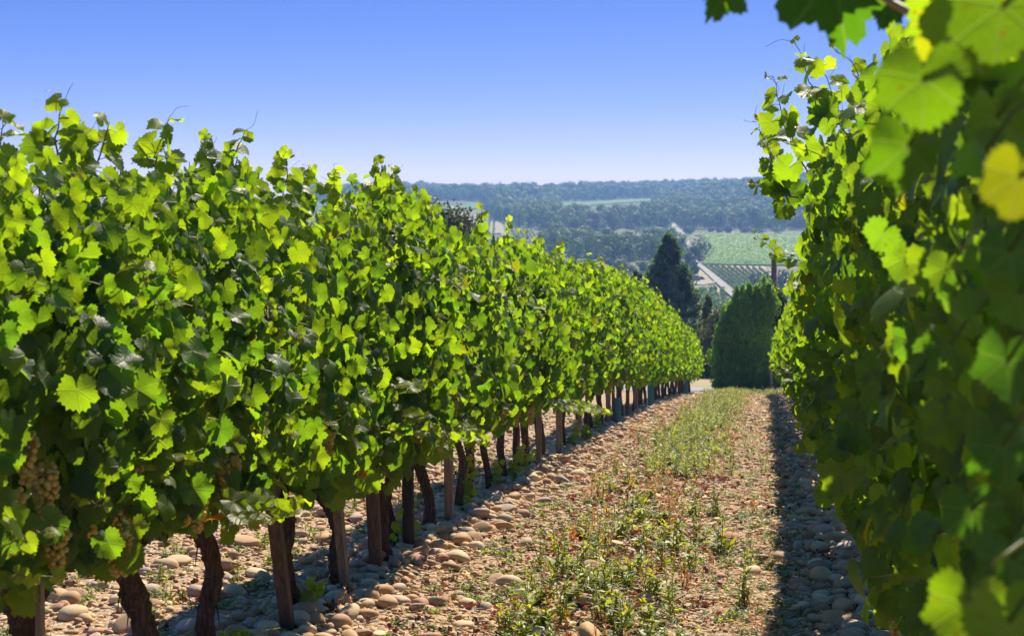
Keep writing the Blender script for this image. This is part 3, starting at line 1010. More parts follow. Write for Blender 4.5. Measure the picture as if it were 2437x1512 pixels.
# ------------------------------------------------------------------ posts, wires, plastic guards
POSTS = [(690, 0.075, (-0.02, -0.17), 0.98, "post_brown", "brown square post beside the twisting vine trunk, the nearest large post"),
         (826, 0.058, (-0.01, -0.16), 1.2, "post", "pale grey squared post leaning by the hook-shaped trunk"),
         (897, 0.085, (0, -0.10), 1.1, "post_brown", "stout brown post half hidden behind the thickest trunk"),
         (972, 0.085, (0, -0.02), 1.25, "post_dark", "thick black tarred post standing upright in the sunlit row"),
         (1069, 0.075, (0, -0.03), 1.2, "post", "brown square post behind the bright leafy sucker"),
         (1282, 0.06, (0, 0.0), 1.2, "post", "slim grey post just before the fat far trunk"),
         (1330, 0.085, (0, -0.04), 1.25, "post", "round pale brown post standing alone further along the sunlit row"),
         (1378, 0.06, (0, 0.02), 1.2, "post", "thin grey post over the low leafy trailing shoot"),
         (1447, 0.07, (0, 0.0), 1.25, "post", "tall pale post first of the close far cluster"),
         (1458, 0.06, (0, 0.0), 1.25, "post_brown", "brown post second of the close far cluster"),
         (1492, 0.07, (0, 0.0), 1.25, "post_brown", "brown post between the plastic guards"),
         (1512, 0.08, (0, 0.0), 1.25, "post", "broad pale post just before the tallest plastic guard"),
         (1614, 0.08, (0, -0.1), 1.2, "post_brown", "reddish brown post near the far end of the sunlit row"),
         (92, 0.03, (0, 0.0), 0.9, "post", "thin grey stake rising from the gnarled arm of a near vine")]
for px, wd, ln, ht, mt, lab in POSTS:
    Y = row_Y(px, XL + 0.07)
    b = np.array([XL + 0.07, Y, gz1(XL + 0.07, Y)])
    h2 = wd * 0.33
    v, t = box(-h2, h2, -h2, h2, -0.1, ht, h2 * 0.18 if mt != "post_dark" else h2 * 0.5)
    zf = np.clip(v[:, 2], 0, None) / 0.6
    v[:, 0] += ln[0] * zf; v[:, 1] += ln[1] * zf
    r = np.random.default_rng(int(px))
    v[:, :2] *= (1 + r.normal(0, 0.05, (len(v), 1)))
    ac = Acc(); ac.add(v, t)
    o = ac.build("wooden_post", M[mt], None, smooth=False)
    o.location = b
    o.rotation_euler[2] = r.uniform(-0.5, 0.5)
    o.rotation_euler[2] = 0
    tag(o, lab, "post", "posts in the sunlit row")

for nm, X, hh, lab in [("trellis_wire", XL + 0.03, 0.62, "lowest taut wire running through the sunlit vine row"), ("trellis_wire", XL + 0.10, 1.02, "middle taut wire running through the sunlit vine row"),
                       ("trellis_wire", XL - 0.06, 1.38, "top taut wire running through the sunlit vine row"), ("trellis_wire", XR - 0.03, 0.62, "lowest wire hidden in the shaded vine row"),
                       ("trellis_wire", XR - 0.1, 1.05, "upper wire hidden in the shaded vine row")]:
    ys = np.arange(1.5, 41.0, 0.5)
    ac = Acc()
    v, t = tube(np.stack([np.full_like(ys, X), ys, gz(np.full_like(ys, X), ys) * 0 + np.interp(ys, _ty, _tz) + hh + 0.01 * np.sin(ys * 1.3)], 1), 0.0016, 4)
    ac.add(v, t, (0.09, 0.07, 0.06))
    tag(ac.build(nm, M["wire"]), lab, "wire", "trellis wires")

for px, ht, wd, lab in [(1468, 0.30, 0.045, "pale blue plastic guard round a young trunk in the far post cluster"), (1546, 0.50, 0.05, "brightest blue plastic guard tube, tallest of the three"),
                        (1630, 0.34, 0.045, "small blue plastic guard tube near the row's far end")]:
    X = XL + 0.12
    Y = row_Y(px, X)
    b = np.array([X, Y, gz1(X, Y)])
    ang = np.linspace(0, 2 * np.pi, 20, endpoint=False)
    zz = np.linspace(-0.02, ht, 7)
    r = np.random.default_rng(int(px))
    V = np.array([[wd * (1 + 0.07 * math.sin(3 * a_ + 9 * z)) * math.cos(a_), wd * (1 + 0.07 * math.sin(3 * a_ + 9 * z)) * math.sin(a_), z + (0.03 * math.sin(2 * a_) if k == 6 else 0)] for k, z in enumerate(zz) for a_ in ang])
    Tn = [[i * 20 + j, i * 20 + (j + 1) % 20, (i + 1) * 20 + (j + 1) % 20] for i in range(6) for j in range(20)] + [[i * 20 + j, (i + 1) * 20 + (j + 1) % 20, (i + 1) * 20 + j] for i in range(6) for j in range(20)]
    ac = Acc(); ac.add(V, Tn)
    o = ac.build("vine_guard", M["plastic"]); o.location = b
    tag(o, lab, "plant guard", "blue plastic vine guards")

# ------------------------------------------------------------------ stones
STONE_COL = {"tan": (0.50, 0.305, 0.145), "grey": (0.40, 0.30, 0.215), "pale": (0.58, 0.42, 0.24), "reddish": (0.41, 0.20, 0.115), "brown": (0.36, 0.205, 0.105)}
CN = list(STONE_COL); CP = [0.38, 0.16, 0.2, 0.1, 0.16]


def stone_shapes(base, n, seed):
    out = []
    for i in range(n):
        r = np.random.default_rng(seed + i)
        v = base[0].copy()
        for _ in range(5):
            d = norm(r.normal(0, 1, 3)); k = r.uniform(0.05, 0.16)
            v = v * (1 + k * np.tanh(2.5 * (v @ d))[:, None] * r.choice([-1, 1]))
        d = norm(r.normal(0, 1, 3)); s = v @ d
        v = v - np.maximum(s - 0.72, 0)[:, None] * d * 0.8
        out.append((v, base[1]))
    return out


ST3, ST2, ST1 = stone_shapes(ICO3, 8, 50), stone_shapes(ICO2, 10, 70), stone_shapes(ICO1, 8, 90)


def rotz(a_):
    c, s = np.cos(a_), np.sin(a_); z = np.zeros_like(c)
    return np.stack([np.stack([c, -s, z], -1), np.stack([s, c, z], -1), np.stack([z, z, z + 1], -1)], -2)


def tilt(n, amt, r):
    ax, ay = r.normal(0, amt, n), r.normal(0, amt, n)
    Rm = np.tile(np.eye(3), (n, 1, 1))
    Rm[:, 0, 2] = ay; Rm[:, 2, 0] = -ay; Rm[:, 1, 2] = -ax; Rm[:, 2, 1] = ax
    return Rm


def scatter_band(n, xc, xs, y0, y1, r, ybias=1.0):
    y = y0 + (y1 - y0) * r.uniform(0, 1, n) ** ybias
    x = xc + r.normal(0, 1, n) * xs
    return x, y


r = np.random.default_rng(31)
SX, SY, SS = [], [], []
for n, xc, xs, y0, y1, lo, hi, yb in [(2500, XL + 0.06, 0.17, 3.2, 40, 0.012, 0.033, 1.2), (800, XL + 0.06, 0.16, 3.4, 18, 0.020, 0.044, 1.2), (110, XL + 0.22, 0.10, 4, 26, 0.034, 0.056, 1.4),
                                      (2000, XR - 0.14, 0.15, 2.5, 40, 0.012, 0.034, 1.2), (700, XR - 0.16, 0.13, 3.0, 15, 0.020, 0.042, 1.2), (120, XR - 0.22, 0.14, 4, 20, 0.034, 0.058, 1.3),
                                      (700, XL - 0.9, 0.55, 4, 16, 0.014, 0.034, 1.3), (90, XL - 0.8, 0.5, 4, 12, 0.035, 0.06, 1.2), (300, -0.7, 0.55, 4, 24, 0.012, 0.030, 1.5), (40, -0.7, 0.4, 5.2, 16, 0.035, 0.055, 1.6)]:
    x, y = scatter_band(n, xc, xs, y0, y1, r, yb)
    SX.append(x); SY.append(y); SS.append(r.uniform(lo, hi, n))
SX, SY, SS = np.concatenate(SX), np.concatenate(SY), np.concatenate(SS)
# stones picked out in the photograph: (px, py, size)
for px, py, s in [(1250, 1485, 0.085), (1570, 1490, 0.05), (1100, 1490, 0.06), (815, 1440, 0.055), (1218, 1165, 0.07), (1222, 1185, 0.06), (1080, 1330, 0.065), (1150, 1262, 0.06), (1190, 1258, 0.06),
                  (985, 1335, 0.06), (905, 1362, 0.07), (1000, 1320, 0.05), (1060, 1300, 0.05), (2060, 1465, 0.06), (2085, 1395, 0.075), (2010, 1395, 0.06), (1280, 1310, 0.05), (690, 1310, 0.05),
                  (320, 1395, 0.07), (190, 1420, 0.05), (700, 1440, 0.06), (1000, 1440, 0.05), (1110, 1440, 0.055), (1545, 1375, 0.05), (1405, 1360, 0.06), (1650, 1200, 0.04), (2040, 1490, 0.05), (1460, 1420, 0.05)]:
    p = CAM + ray(px, py)[None] * np.linspace(2, 20, 3000)[:, None]
    k = np.argmax(p[:, 2] < gz(p[:, 0], p[:, 1]))
    SX = np.append(SX, p[k, 0]); SY = np.append(SY, p[k, 1]); SS = np.append(SS, s * 0.78)
# push overlapping stones apart a little by dropping those whose centre lies in a bigger one
order = np.argsort(-SS)
SX, SY, SS = SX[order], SY[order], SS[order]
cell = {}
keep = np.zeros(len(SX), bool)
for i in range(len(SX)):
    cx, cy = int(SX[i] // 0.08), int(SY[i] // 0.08)
    ok = True
    for ax in (-1, 0, 1):
        for ay in (-1, 0, 1):
            for j in cell.get((cx + ax, cy + ay), ()):
                if (SX[i] - SX[j]) ** 2 + (SY[i] - SY[j]) ** 2 < (0.62 * (SS[i] + SS[j])) ** 2: ok = False
    if ok:
        keep[i] = True; cell.setdefault((cx, cy), []).append(i)
SX, SY, SS = SX[keep], SY[keep], SS[keep]
n = len(SX)
# no stone inside a trunk or post
SZ = gz(SX, SY)
asp = r.uniform(0.95, 1.5, n); flat = r.uniform(0.5, 0.85, n)
ci = r.choice(len(CN), n, p=CP)
SC = np.array([STONE_COL[c] for c in CN])[ci] * r.uniform(0.8, 1.2, (n, 1))
SRm = rotz(r.uniform(0, 6.28, n)) @ tilt(n, 0.18, r)
SRm = SRm * np.stack([SS * asp, SS, SS * flat], -1)[:, None, :]
SP = np.stack([SX, SY, SZ + SS * flat * r.uniform(0.25, 0.6, n)], 1)
q = SP - CAM
dep = q @ FWD
spx = UW / 2 + FU * (q @ RGT) / dep; spy = UH / 2 - FU * (q @ UPV) / dep
seen = (spx > -10) & (spx < UW + 10) & (spy < UH + 15) & (dep > 2.5)
app = SS / dep * np.where(seen, 1, 0)
# hidden by the shaded row's leaves
app[(SX > 0.52)] *= 0.3
big = np.argsort(-app)[:290]
isbig = np.zeros(n, bool); isbig[big] = True
used_lab = {}
for k in big:
    v, t = ST3[k % len(ST3)]
    ac = Acc(); ac.add((v @ SRm[k].T), t, SC[k])
    o = ac.build("cobble", M["stone"]); o.location = SP[k]
    shp = "long" if asp[k] > 1.32 else ("round" if flat[k] > 0.74 else ("flat" if flat[k] < 0.6 else "oval"))
    sz = "large" if SS[k] > 0.05 else ("middling" if SS[k] > 0.034 else "small")
    if SX[k] < -1.35:
        iv = vine_of(L_Y, SY[k]); off = SX[k] - XL
        where = "on the lane side of" if off > 0.22 else ("at the foot of" if off > -0.22 else "behind")
        lab = f"{sz} {CN[ci[k]]} {shp} cobble {where} the {ordinal(iv + 1)} sunlit vine"
    elif SX[k] > 0.0:
        iv = vine_of(R_Y, SY[k])
        lab = f"{sz} {CN[ci[k]]} {shp} cobble beside the {ordinal(iv + 1)} vine of the shaded row"
    else:
        iv = vine_of(L_Y, SY[k])
        where = "among the weeds" if SX[k] > -1.1 else "on the bare wheel track"
        lab = f"{sz} {CN[ci[k]]} {shp} cobble {where} level with the {ordinal(iv + 1)} sunlit vine"
    tag(o, lab, "cobble", "cobbles strewn along the vine rows")
a1 = Acc()
rest = ~isbig
for lodm, shapes in ((rest & (dep < 11) & (SS > 0.02), ST2), (rest & ~((dep < 11) & (SS > 0.02)), ST1)):
    idx = np.where(lodm)[0]
    pk = r.integers(0, len(shapes), len(idx))
    for s_i, (v, t) in enumerate(shapes):
        kk = idx[pk == s_i]
        a1.inst(v, t, SRm[kk], SP[kk], SC[kk])
tag(a1.build("cobblestones", M["stone"]), kind="stuff")

# pebbles and chips strewn over the lane
a1 = Acc()
for n, x0, x1, y0, y1, lo, hi, yb in [(15000, -1.75, 0.35, 4.4, 9, 0.004, 0.014, 1), (11000, -1.7, 0.35, 9, 20, 0.006, 0.02, 1.2), (5000, -1.65, 0.4, 18, 43.5, 0.014, 0.036, 1), (6000, -4.6, -2.1, 3.6, 11, 0.006, 0.018, 1.1), (2500, -5.5, -2.2, 10, 24, 0.01, 0.028, 1)]:
    x = r.uniform(x0, x1, n); y = y0 + (y1 - y0) * r.uniform(0, 1, n) ** yb
    s = r.uniform(lo, hi, n) * r.uniform(0.7, 1.3, n)
    Rm = rotz(r.uniform(0, 6.28, n)) @ tilt(n, 0.25, r)
    fl = r.uniform(0.35, 0.75, n)
    Rm = Rm * np.stack([s * r.uniform(1, 1.7, n), s, s * fl], -1)[:, None, :]
    P = np.stack([x, y, gz(x, y) + s * fl * 0.35], 1)
    cc = np.array([STONE_COL[c] for c in CN])[r.choice(len(CN), n, p=[0.40, 0.10, 0.26, 0.12, 0.12])] * r.uniform(0.75, 1.25, (n, 1))
    pk = r.integers(0, len(ST1), n)
    for s_i, (v, t) in enumerate(ST1):
        a1.inst(v, t, Rm[pk == s_i], P[pk == s_i], cc[pk == s_i])
tag(a1.build("pebbles", M["stone"]), kind="stuff")

# ------------------------------------------------------------------ weeds, grass, straw, fallen leaves
BLADE = (np.array([[-.5, 0, 0], [.5, 0, 0], [-.75, .45, .06], [.75, .45, .06], [0, 1, -.02]]), np.array([[0, 1, 3], [0, 3, 2], [2, 3, 4]]))


def weed_shape(seed, ht, stems, nl, col_a, col_b, lw=0.12, ll_=0.055, spread=0.4):
    """one upright weed: several stems with narrow leaves"""
    r = np.random.default_rng(seed)
    ac = Acc()
    for s in range(stems):
        b = np.array([r.normal(0, 0.018), r.normal(0, 0.018), -0.01])
        tp = b + np.array([r.normal(0, spread * ht * 0.4), r.normal(0, spread * ht * 0.4), ht * r.uniform(0.55, 1.05)])
        mid = (b + tp) / 2 + r.normal(0, 0.008, 3)
        cst = np.array(col_a) * r.uniform(0.8, 1.1)
        v, t = tube([b, mid, tp], [0.0024, 0.0019, 0.001], 4)
        ac.add(v, t, cst * np.array([1.4, 1.2, 1.2]))
        f = np.sort(r.uniform(0.12, 1.0, nl))
        P = np.where(f[:, None] < 0.5, b + (mid - b) * 2 * f[:, None], mid + (tp - mid) * (2 * f[:, None] - 1))
        an = np.arange(nl) * 2.4 + r.uniform(0, 6)
        el = r.uniform(0.3, 1.1, nl)
        d = np.stack([np.cos(an) * np.cos(el), np.sin(an) * np.cos(el), np.sin(el)], 1)
        up = np.tile([0, 0, 1.0], (nl, 1)) + r.normal(0, 0.3, (nl, 3))
        L = ll_ * r.uniform(0.6, 1.3, nl) * np.interp(f, [0, .4, 1], [1.0, 1.1, 0.5])
        Fm = frames(up - d * 0.2, d)
        Fm = Fm * np.stack([L * lw * 1.3, L, L], -1)[:, None, :]
        v_ = r.uniform(0, 1, (nl, 1))
        ac.inst(BLADE[0], BLADE[1], Fm, P, (np.array(col_a) * (1 - v_) + np.array(col_b) * v_) * r.uniform(0.8, 1.2, (nl, 1)))
    return np.concatenate(ac.v), np.concatenate(ac.t), np.concatenate(ac.c)


GA, GB = (0.085, 0.13, 0.025), (0.20, 0.24, 0.045)
WEED = [weed_shape(400 + i, h_, s_, n_, GA, GB, lw_, ll2) for i, (h_, s_, n_, lw_, ll2) in enumerate(
    [(0.20, 5, 16, 0.13, 0.06), (0.24, 4, 18, 0.12, 0.06), (0.15, 6, 12, 0.15, 0.055), (0.18, 3, 20, 0.2, 0.05), (0.26, 3, 16, 0.10, 0.05), (0.12, 5, 12, 0.16, 0.05)])]
WEED_DRY = [weed_shape(450 + i, h_, s_, n_, (0.19, 0.10, 0.045), (0.28, 0.17, 0.075), 0.12, 0.035) for i, (h_, s_, n_) in enumerate([(0.20, 5, 12), (0.16, 6, 14), (0.24, 4, 10)])]
LOWW = [weed_shape(480 + i, 0.05, 7, 8, (0.07, 0.13, 0.03), (0.16, 0.20, 0.04), 0.3, 0.022, 1.6) for i in range(4)]


def lane_px(px, py):
    p = CAM + ray(px, py)[None] * np.linspace(2, 44, 6000)[:, None]
    k = np.argmax(p[:, 2] < gz(p[:, 0], p[:, 1]))
    return p[k]


r = np.random.default_rng(77)
WX, WY, WK = [], [], []
for px, py in [(1235, 1470), (1310, 1440), (1385, 1400), (1340, 1490), (1420, 1470), (1395, 1285), (1375, 1275), (1460, 1290), (1480, 1275), (1435, 1300), (1500, 1230), (1520, 1210), (1455, 1170), (1430, 1190), (1560, 1330), (1590, 1300),
               (1610, 1330), (1575, 1365), (1640, 1360), (1660, 1290), (1540, 1420), (1560, 1430), (1510, 1380), (1470, 1400), (1300, 1500), (1500, 1505), (1600, 1470), (1650, 1230), (1720, 1320), (1770, 1440), (1780, 1350), (1290, 1350),
               (1330, 1380), (1360, 1440), (1440, 1430), (1260, 1500), (1480, 1490), (1550, 1500)]:
    p = lane_px(px, py); WX.append(p[0]); WY.append(p[1]); WK.append(0)
for _ in range(75):
    y = 5.4 + 12 * r.uniform(0, 1) ** 1.3
    WX.append(-0.72 + r.normal(0, 0.17)); WY.append(y); WK.append(0 if r.uniform() < 0.78 else 1)
seen_w = {}
for k, (x, y, kd) in enumerate(zip(WX, WY, WK)):
    dry = kd == 1
    v, t, c = (WEED_DRY[k % 3] if dry else WEED[r.integers(0, len(WEED))])
    s = (r.uniform(0.75, 1.2) if y < 9.5 else r.uniform(0.7, 1.1)) * (1.0 if not dry else 0.85)
    ac = Acc(); ac.add(v * s, t, c * r.uniform(0.85, 1.2))
    o = ac.build("dry_weed" if dry else "green_weed", M["weed"])
    o.location = (x, y, gz1(x, y)); o.rotation_euler[2] = r.uniform(0, 6.28)
    iv = vine_of(L_Y, y)
    ht = "tall" if v[:, 2].max() * s > 0.17 else ("low" if v[:, 2].max() * s < 0.12 else "upright")
    where = "the cobbled side of" if x < -0.85 else ("the middle of" if x < -0.6 else "the shaded side of")
    lab = f"{ht} {'rust-brown' if dry else 'green'} weed on {where} the strip near the {ordinal(iv + 1)} sunlit vine"
    tag(o, lab, "weed", "dry weeds in the middle strip" if dry else "green weeds in the middle strip")

a1 = Acc()


def strew(acc, shapes, x, y, smin, smax, r):
    n = len(x)
    s = r.uniform(smin, smax, n)
    Rm = rotz(r.uniform(0, 6.28, n)) * s[:, None, None]
    P = np.stack([x, y, gz(x, y)], 1)
    pk = r.integers(0, len(shapes), n)
    for i, (v, t, c) in enumerate(shapes):
        kk = np.where(pk == i)[0]
        if len(kk) == 0: continue
        V = np.einsum("mij,nj->mni", Rm[kk], v) + P[kk][:, None]
        T = t[None] + (np.arange(len(kk)) * len(v))[:, None, None]
        acc.add(V.reshape(-1, 3), T.reshape(-1, 3), np.tile(c, (len(kk), 1)) * np.repeat(r.uniform(0.75, 1.25, (len(kk), 1)), len(v), axis=0))


n = 1200
y = 12 + 28 * r.uniform(0, 1, n) ** 1.1
strew(a1, WEED, -0.74 + r.normal(0, 0.19, n), y, 0.5, 0.95, r)
n = 420
strew(a1, WEED_DRY, -0.75 + r.normal(0, 0.35, n), 6 + 30 * r.uniform(0, 1, n), 0.4, 0.8, r)
n = 90
strew(a1, WEED, r.uniform(-3.6, -2.4, n), r.uniform(4, 14, n), 0.3, 0.7, r)
n = 500
strew(a1, WEED, r.uniform(-1.6, 0.6, n), r.uniform(41.3, 43.6, n), 0.5, 1.0, r)
tag(a1.build("grass", M["weed"]), kind="stuff")

a1 = Acc()
for n, xa, xb, ya, yb_ in [(420, -1.5, 0.2, 4.5, 10), (450, -1.5, 0.25, 9, 22), (260, -4.2, -2.2, 4, 13), (420, -1.5, -0.3, 18, 42)]:
    x = r.uniform(xa, xb, n); y = r.uniform(ya, yb_, n)
    strew(a1, LOWW, x, y, 0.5, 1.2, r)
tag(a1.build("groundcover", M["weed"]), kind="stuff")

a1 = Acc()
n = 24000
x = np.concatenate([-0.08 + r.normal(0, 0.20, n // 2), r.uniform(-1.6, 0.3, n // 2)]); y = 4.5 + 34 * r.uniform(0, 1, n) ** 1.5
an = r.normal(0, 0.9, n)
d = np.stack([np.cos(an), np.sin(an), r.normal(0.05, 0.18, n)], 1)
Fm = frames(np.tile([0, 0, 1.0], (n, 1)) + r.normal(0, 0.3, (n, 3)), d)
L = r.uniform(0.025, 0.10, n); Wd = r.uniform(0.0008, 0.002, n) * (1 + y / 14)
Fm = Fm * np.stack([Wd, L, L], -1)[:, None, :]
cc = np.array([[0.42, 0.33, 0.16], [0.36, 0.30, 0.18], [0.24, 0.25, 0.13], [0.50, 0.36, 0.12]])[r.integers(0, 4, n)] * r.uniform(0.7, 1.2, (n, 1))
a1.inst(BLADE[0], BLADE[1], Fm, np.stack([x, y, gz(x, y) + 0.012], 1), cc)
tag(a1.build("straw", M["dry_leaf"]), kind="stuff")


def crumpled(seed):
    v, t, lc = leaf_shape(16, True, seed, 0.08)
    r = np.random.default_rng(seed)
    v = v.copy()
    v[:, 2] += r.normal(0, 0.16, len(v)) + 0.6 * np.abs(v[:, 0]) ** 1.3 + 0.3 * v[:, 1] ** 2
    return v, t, lc


CRUMP = [crumpled(600 + i) for i in range(7)]
a1 = Acc()
n = 4400
x = np.concatenate([-0.8 + r.normal(0, 0.45, 3750), r.uniform(-4.2, -2.1, 400), XR - 0.35 + r.normal(0, 0.25, 250)])
y = np.concatenate([4.6 + 32 * r.uniform(0, 1, 3750) ** 1.6, r.uniform(4, 13, 400), r.uniform(4, 25, 250)])
clx = r.uniform(-1.1, -0.3, 40); cly = 5.2 + 12 * r.uniform(0, 1, 40) ** 1.3
pk = r.integers(0, 40, 700)
x[:700] = clx[pk] + r.normal(0, 0.06, 700); y[:700] = cly[pk] + r.normal(0, 0.09, 700)
red = np.array([[0.10, 0.033, 0.024], [0.16, 0.07, 0.035], [0.08, 0.04, 0.028], [0.15, 0.03, 0.025], [0.15, 0.09, 0.055]])[r.integers(0, 5, n)] * r.uniform(0.7, 1.3, (n, 1))
nr = np.tile([0, 0, 1.0], (n, 1)) + r.normal(0, 0.55, (n, 3)); tp = r.normal(0, 1, (n, 3))
sz = r.uniform(0.009, 0.029, n)
Fm = frames(nr, tp) * sz[:, None, None]
pk = r.integers(0, len(CRUMP), n)
P = np.stack([x, y, gz(x, y) + 0.012], 1)
for i, (v, t, lc) in enumerate(CRUMP):
    a1.inst(v, t, Fm[pk == i], P[pk == i], red[pk == i], lc)
tag(a1.build("leaf_litter", M["dry_leaf"]), kind="stuff")

# ------------------------------------------------------------------ trees behind the vines
TRI = (np.array([[-.5, -.4, 0], [.5, -.4, 0], [0, .6, .08]]), np.array([[0, 1, 2]]))
SPRAY = (np.array([[0, -.5, 0], [.22, -.1, .05], [-.22, -.1, .05], [.14, .25, .02], [-.14, .25, .02], [0, .6, -.05]]), np.array([[0, 1, 2], [1, 3, 4], [1, 4, 2], [3, 5, 4]]))


def crown(lobes, n, size, col_a, col_b, r, shape=TRI, elong=1.0, up=0.2, loose=0.6):
    """leaf clumps scattered through overlapping lobes [(x, y, z, rx, rz)]"""
    lo = np.array(lobes, float)
    wgt = lo[:, 3] * lo[:, 4]; wgt /= wgt.sum()
    k = r.choice(len(lo), n, p=wgt)
    d = norm(r.normal(0, 1, (n, 3)))
    rad = r.uniform(0.45, 1.06, n) ** 0.6 * np.where(r.uniform(0, 1, n) < 0.12, 1.16, 1)
    P = lo[k, :3] + d * rad[:, None] * np.stack([lo[k, 3], lo[k, 3], lo[k, 4]], 1)
    nrm = d + r.normal(0, loose, (n, 3)); tip = r.normal(0, 1, (n, 3)) + [0, 0, up]
    s = size * r.uniform(0.6, 1.3, n)
    Fm = frames(nrm, tip) * np.stack([s, s * elong, s], -1)[:, None, :]
    lobe_v = r.uniform(0, 1, len(lo))[k]
    v = np.clip(0.6 * lobe_v + 0.4 * r.uniform(0, 1, n), 0, 1)[:, None]
    return P, Fm, (np.array(col_a) * (1 - v) + np.array(col_b) * v) * r.uniform(0.8, 1.2, (n, 1))


def lobes_for(rx, h, n, r, z0=0.25):
    out = []
    for _ in range(n):
        a_ = r.uniform(0, 6.28); q_ = math.sqrt(r.uniform(0, 1))
        z = r.uniform(z0, 0.8) * h
        w_ = rx * (0.65 if z < 0.6 * h else 0.5)
        out.append((q_ * w_ * math.cos(a_), q_ * w_ * math.sin(a_), z, rx * r.uniform(0.35, 0.6), h * r.uniform(0.14, 0.26)))
    out.append((0, 0, 0.72 * h, rx * 0.5, 0.28 * h))
    return out


def broad_tree(base, rx, h, n, size, ca, cb, r, name, label, cat="tree", group=None, nl=9, z0=0.3):
    root = empty(name, base, label, cat, group)
    ac = Acc()
    ac.inst(*((TRI[0], TRI[1])), *(lambda q_: (q_[1], q_[0], q_[2]))(crown(lobes_for(rx, h, nl, r, z0), n, size, ca, cb, r)))
    ac.build("crown", M["tree_leaf"], root, smooth=False)
    ac = Acc()
    v, t = tube([[0, 0, -0.3], [0.03 * rx, 0.02 * rx, 0.25 * h], [-0.02 * rx, 0.03 * rx, 0.6 * h]], [0.045 * h, 0.03 * h, 0.012 * h], 7, 0.08, 3, 0.2, 5)
    ac.add(v, t)
    for _ in range(4):
        a_ = r.uniform(0, 6.28)
        v, t = tube([[0, 0, 0.25 * h], [rx * 0.35 * math.cos(a_), rx * 0.35 * math.sin(a_), 0.5 * h], [rx * 0.6 * math.cos(a_), rx * 0.6 * math.sin(a_), 0.68 * h]], [0.02 * h, 0.013 * h, 0.005 * h], 5)
        ac.add(v, t)
    ac.build("trunk", M["trunk"], root)
    return root


M["thuja"] = leafy("thuja_spray", (2.6, 2.8, 0.6), 0.4, 0.6, 0.2)
r = np.random.default_rng(5)


def conifer(base, h, rad, nb, per, size, ca, cb, r, label, name="conifer", group=None, cat="tree"):
    root = empty(name, base, label, cat, group)
    ac = Acc()
    f = r.uniform(0, 1, nb) ** 0.75
    f = 1 - f * 0.98
    f = np.sort(f)
    az = r.uniform(0, 6.28, nb)
    Lb = rad * (1 - f) ** 0.82 * r.uniform(0.72, 1.12, nb) + 0.04 * rad
    P, T, Nn, Cc = [], [], [], []
    for i in range(nb):
        d = np.array([math.cos(az[i]), math.sin(az[i]), 0.32 + 0.35 * f[i]])
        t_ = r.uniform(0.35, 1, per) ** 0.7
        p = np.array([0, 0, f[i] * h]) + d * (Lb[i] * t_)[:, None]
        p[:, 2] -= 0.18 * Lb[i] * t_ ** 2
        p += r.normal(0, 0.045 * rad * (0.4 + (1 - f[i])), (per, 3))
        P.append(p); T.append(np.tile(d + [0, 0, 0.35], (per, 1)) + r.normal(0, 0.5, (per, 3)))
        Nn.append(np.tile(d, (per, 1)) + r.normal(0, 0.7, (per, 3)))
        v = r.uniform(0, 1)
        Cc.append((np.array(ca) * (1 - v) + np.array(cb) * v) * r.uniform(0.75, 1.25, (per, 1)))
    P, T, Nn, Cc = map(np.concatenate, (P, T, Nn, Cc))
    s = size * r.uniform(0.6, 1.3, len(P))
    ac.inst(SPRAY[0], SPRAY[1], frames(Nn, T) * np.stack([s, s * 1.5, s], -1)[:, None, :], P, Cc)
    ac.build("crown", M["thuja"], root, smooth=False)
    ac = Acc()
    v, t = tube([[0, 0, -0.4], [0, 0, 0.5 * h], [0, 0, 0.97 * h]], [0.028 * h, 0.016 * h, 0.003 * h], 8, 0.06, 3, 0.2, 4)
    ac.add(v, t)
    ac.build("trunk", M["trunk"], root)
    return root


def ground_at(px, Y):
    """a point of the ground in image column px at distance Y along the rows"""
    d = ray(px, 800)
    x = d[0] / d[1] * Y
    return np.array([x, Y, gz1(x, Y)])


def z_at(px, py, Y):
    d = ray(px, py)
    return CAMZ + d[2] / d[1] * Y


b = ground_at(1590, 72)
conifer(b, z_at(1578, 563, 72) - b[2], 2.35, 460, 70, 0.17, (0.034, 0.072, 0.068), (0.10, 0.16, 0.15), r, "tall dark blue-green conifer rising to a point beyond the vine row's end")
b = ground_at(1515, 78)
conifer(b, z_at(1490, 648, 78) - b[2], 1.6, 160, 50, 0.2, (0.02, 0.036, 0.028), (0.035, 0.052, 0.04), r, "lower dark conifer mostly hidden at the flank of the tall conifer")
b = ground_at(1684, 66)
conifer(b, z_at(1684, 705, 66) - b[2], 0.75, 120, 40, 0.14, (0.05, 0.07, 0.045), (0.09, 0.11, 0.065), r, "slender grey-green conifer between the tall conifer and the clipped bush")


def thuja(base, lobes, n, size, ca, cb, r, label, name):
    root = empty(name, base, label, "bush", None)
    P, Fm, cc = crown(lobes, n, size, ca, cb, r, elong=2.1, up=1.8)
    keep = P[:, 2] > 0.02
    ac = Acc(); ac.inst(SPRAY[0], SPRAY[1], Fm[keep], P[keep], cc[keep])
    ac.build("crown", M["thuja"], root, smooth=False)
    ac = Acc()
    for q_ in range(3):
        v, t = tube([[0.1 * q_ - 0.1, 0, -0.1], [0.25 * q_ - 0.25, 0.05, 1.0], [0.4 * q_ - 0.4, 0, 1.8]], [0.06, 0.045, 0.02], 6)
        ac.add(v, t)
    ac.build("trunk", M["trunk"], root)
    return root


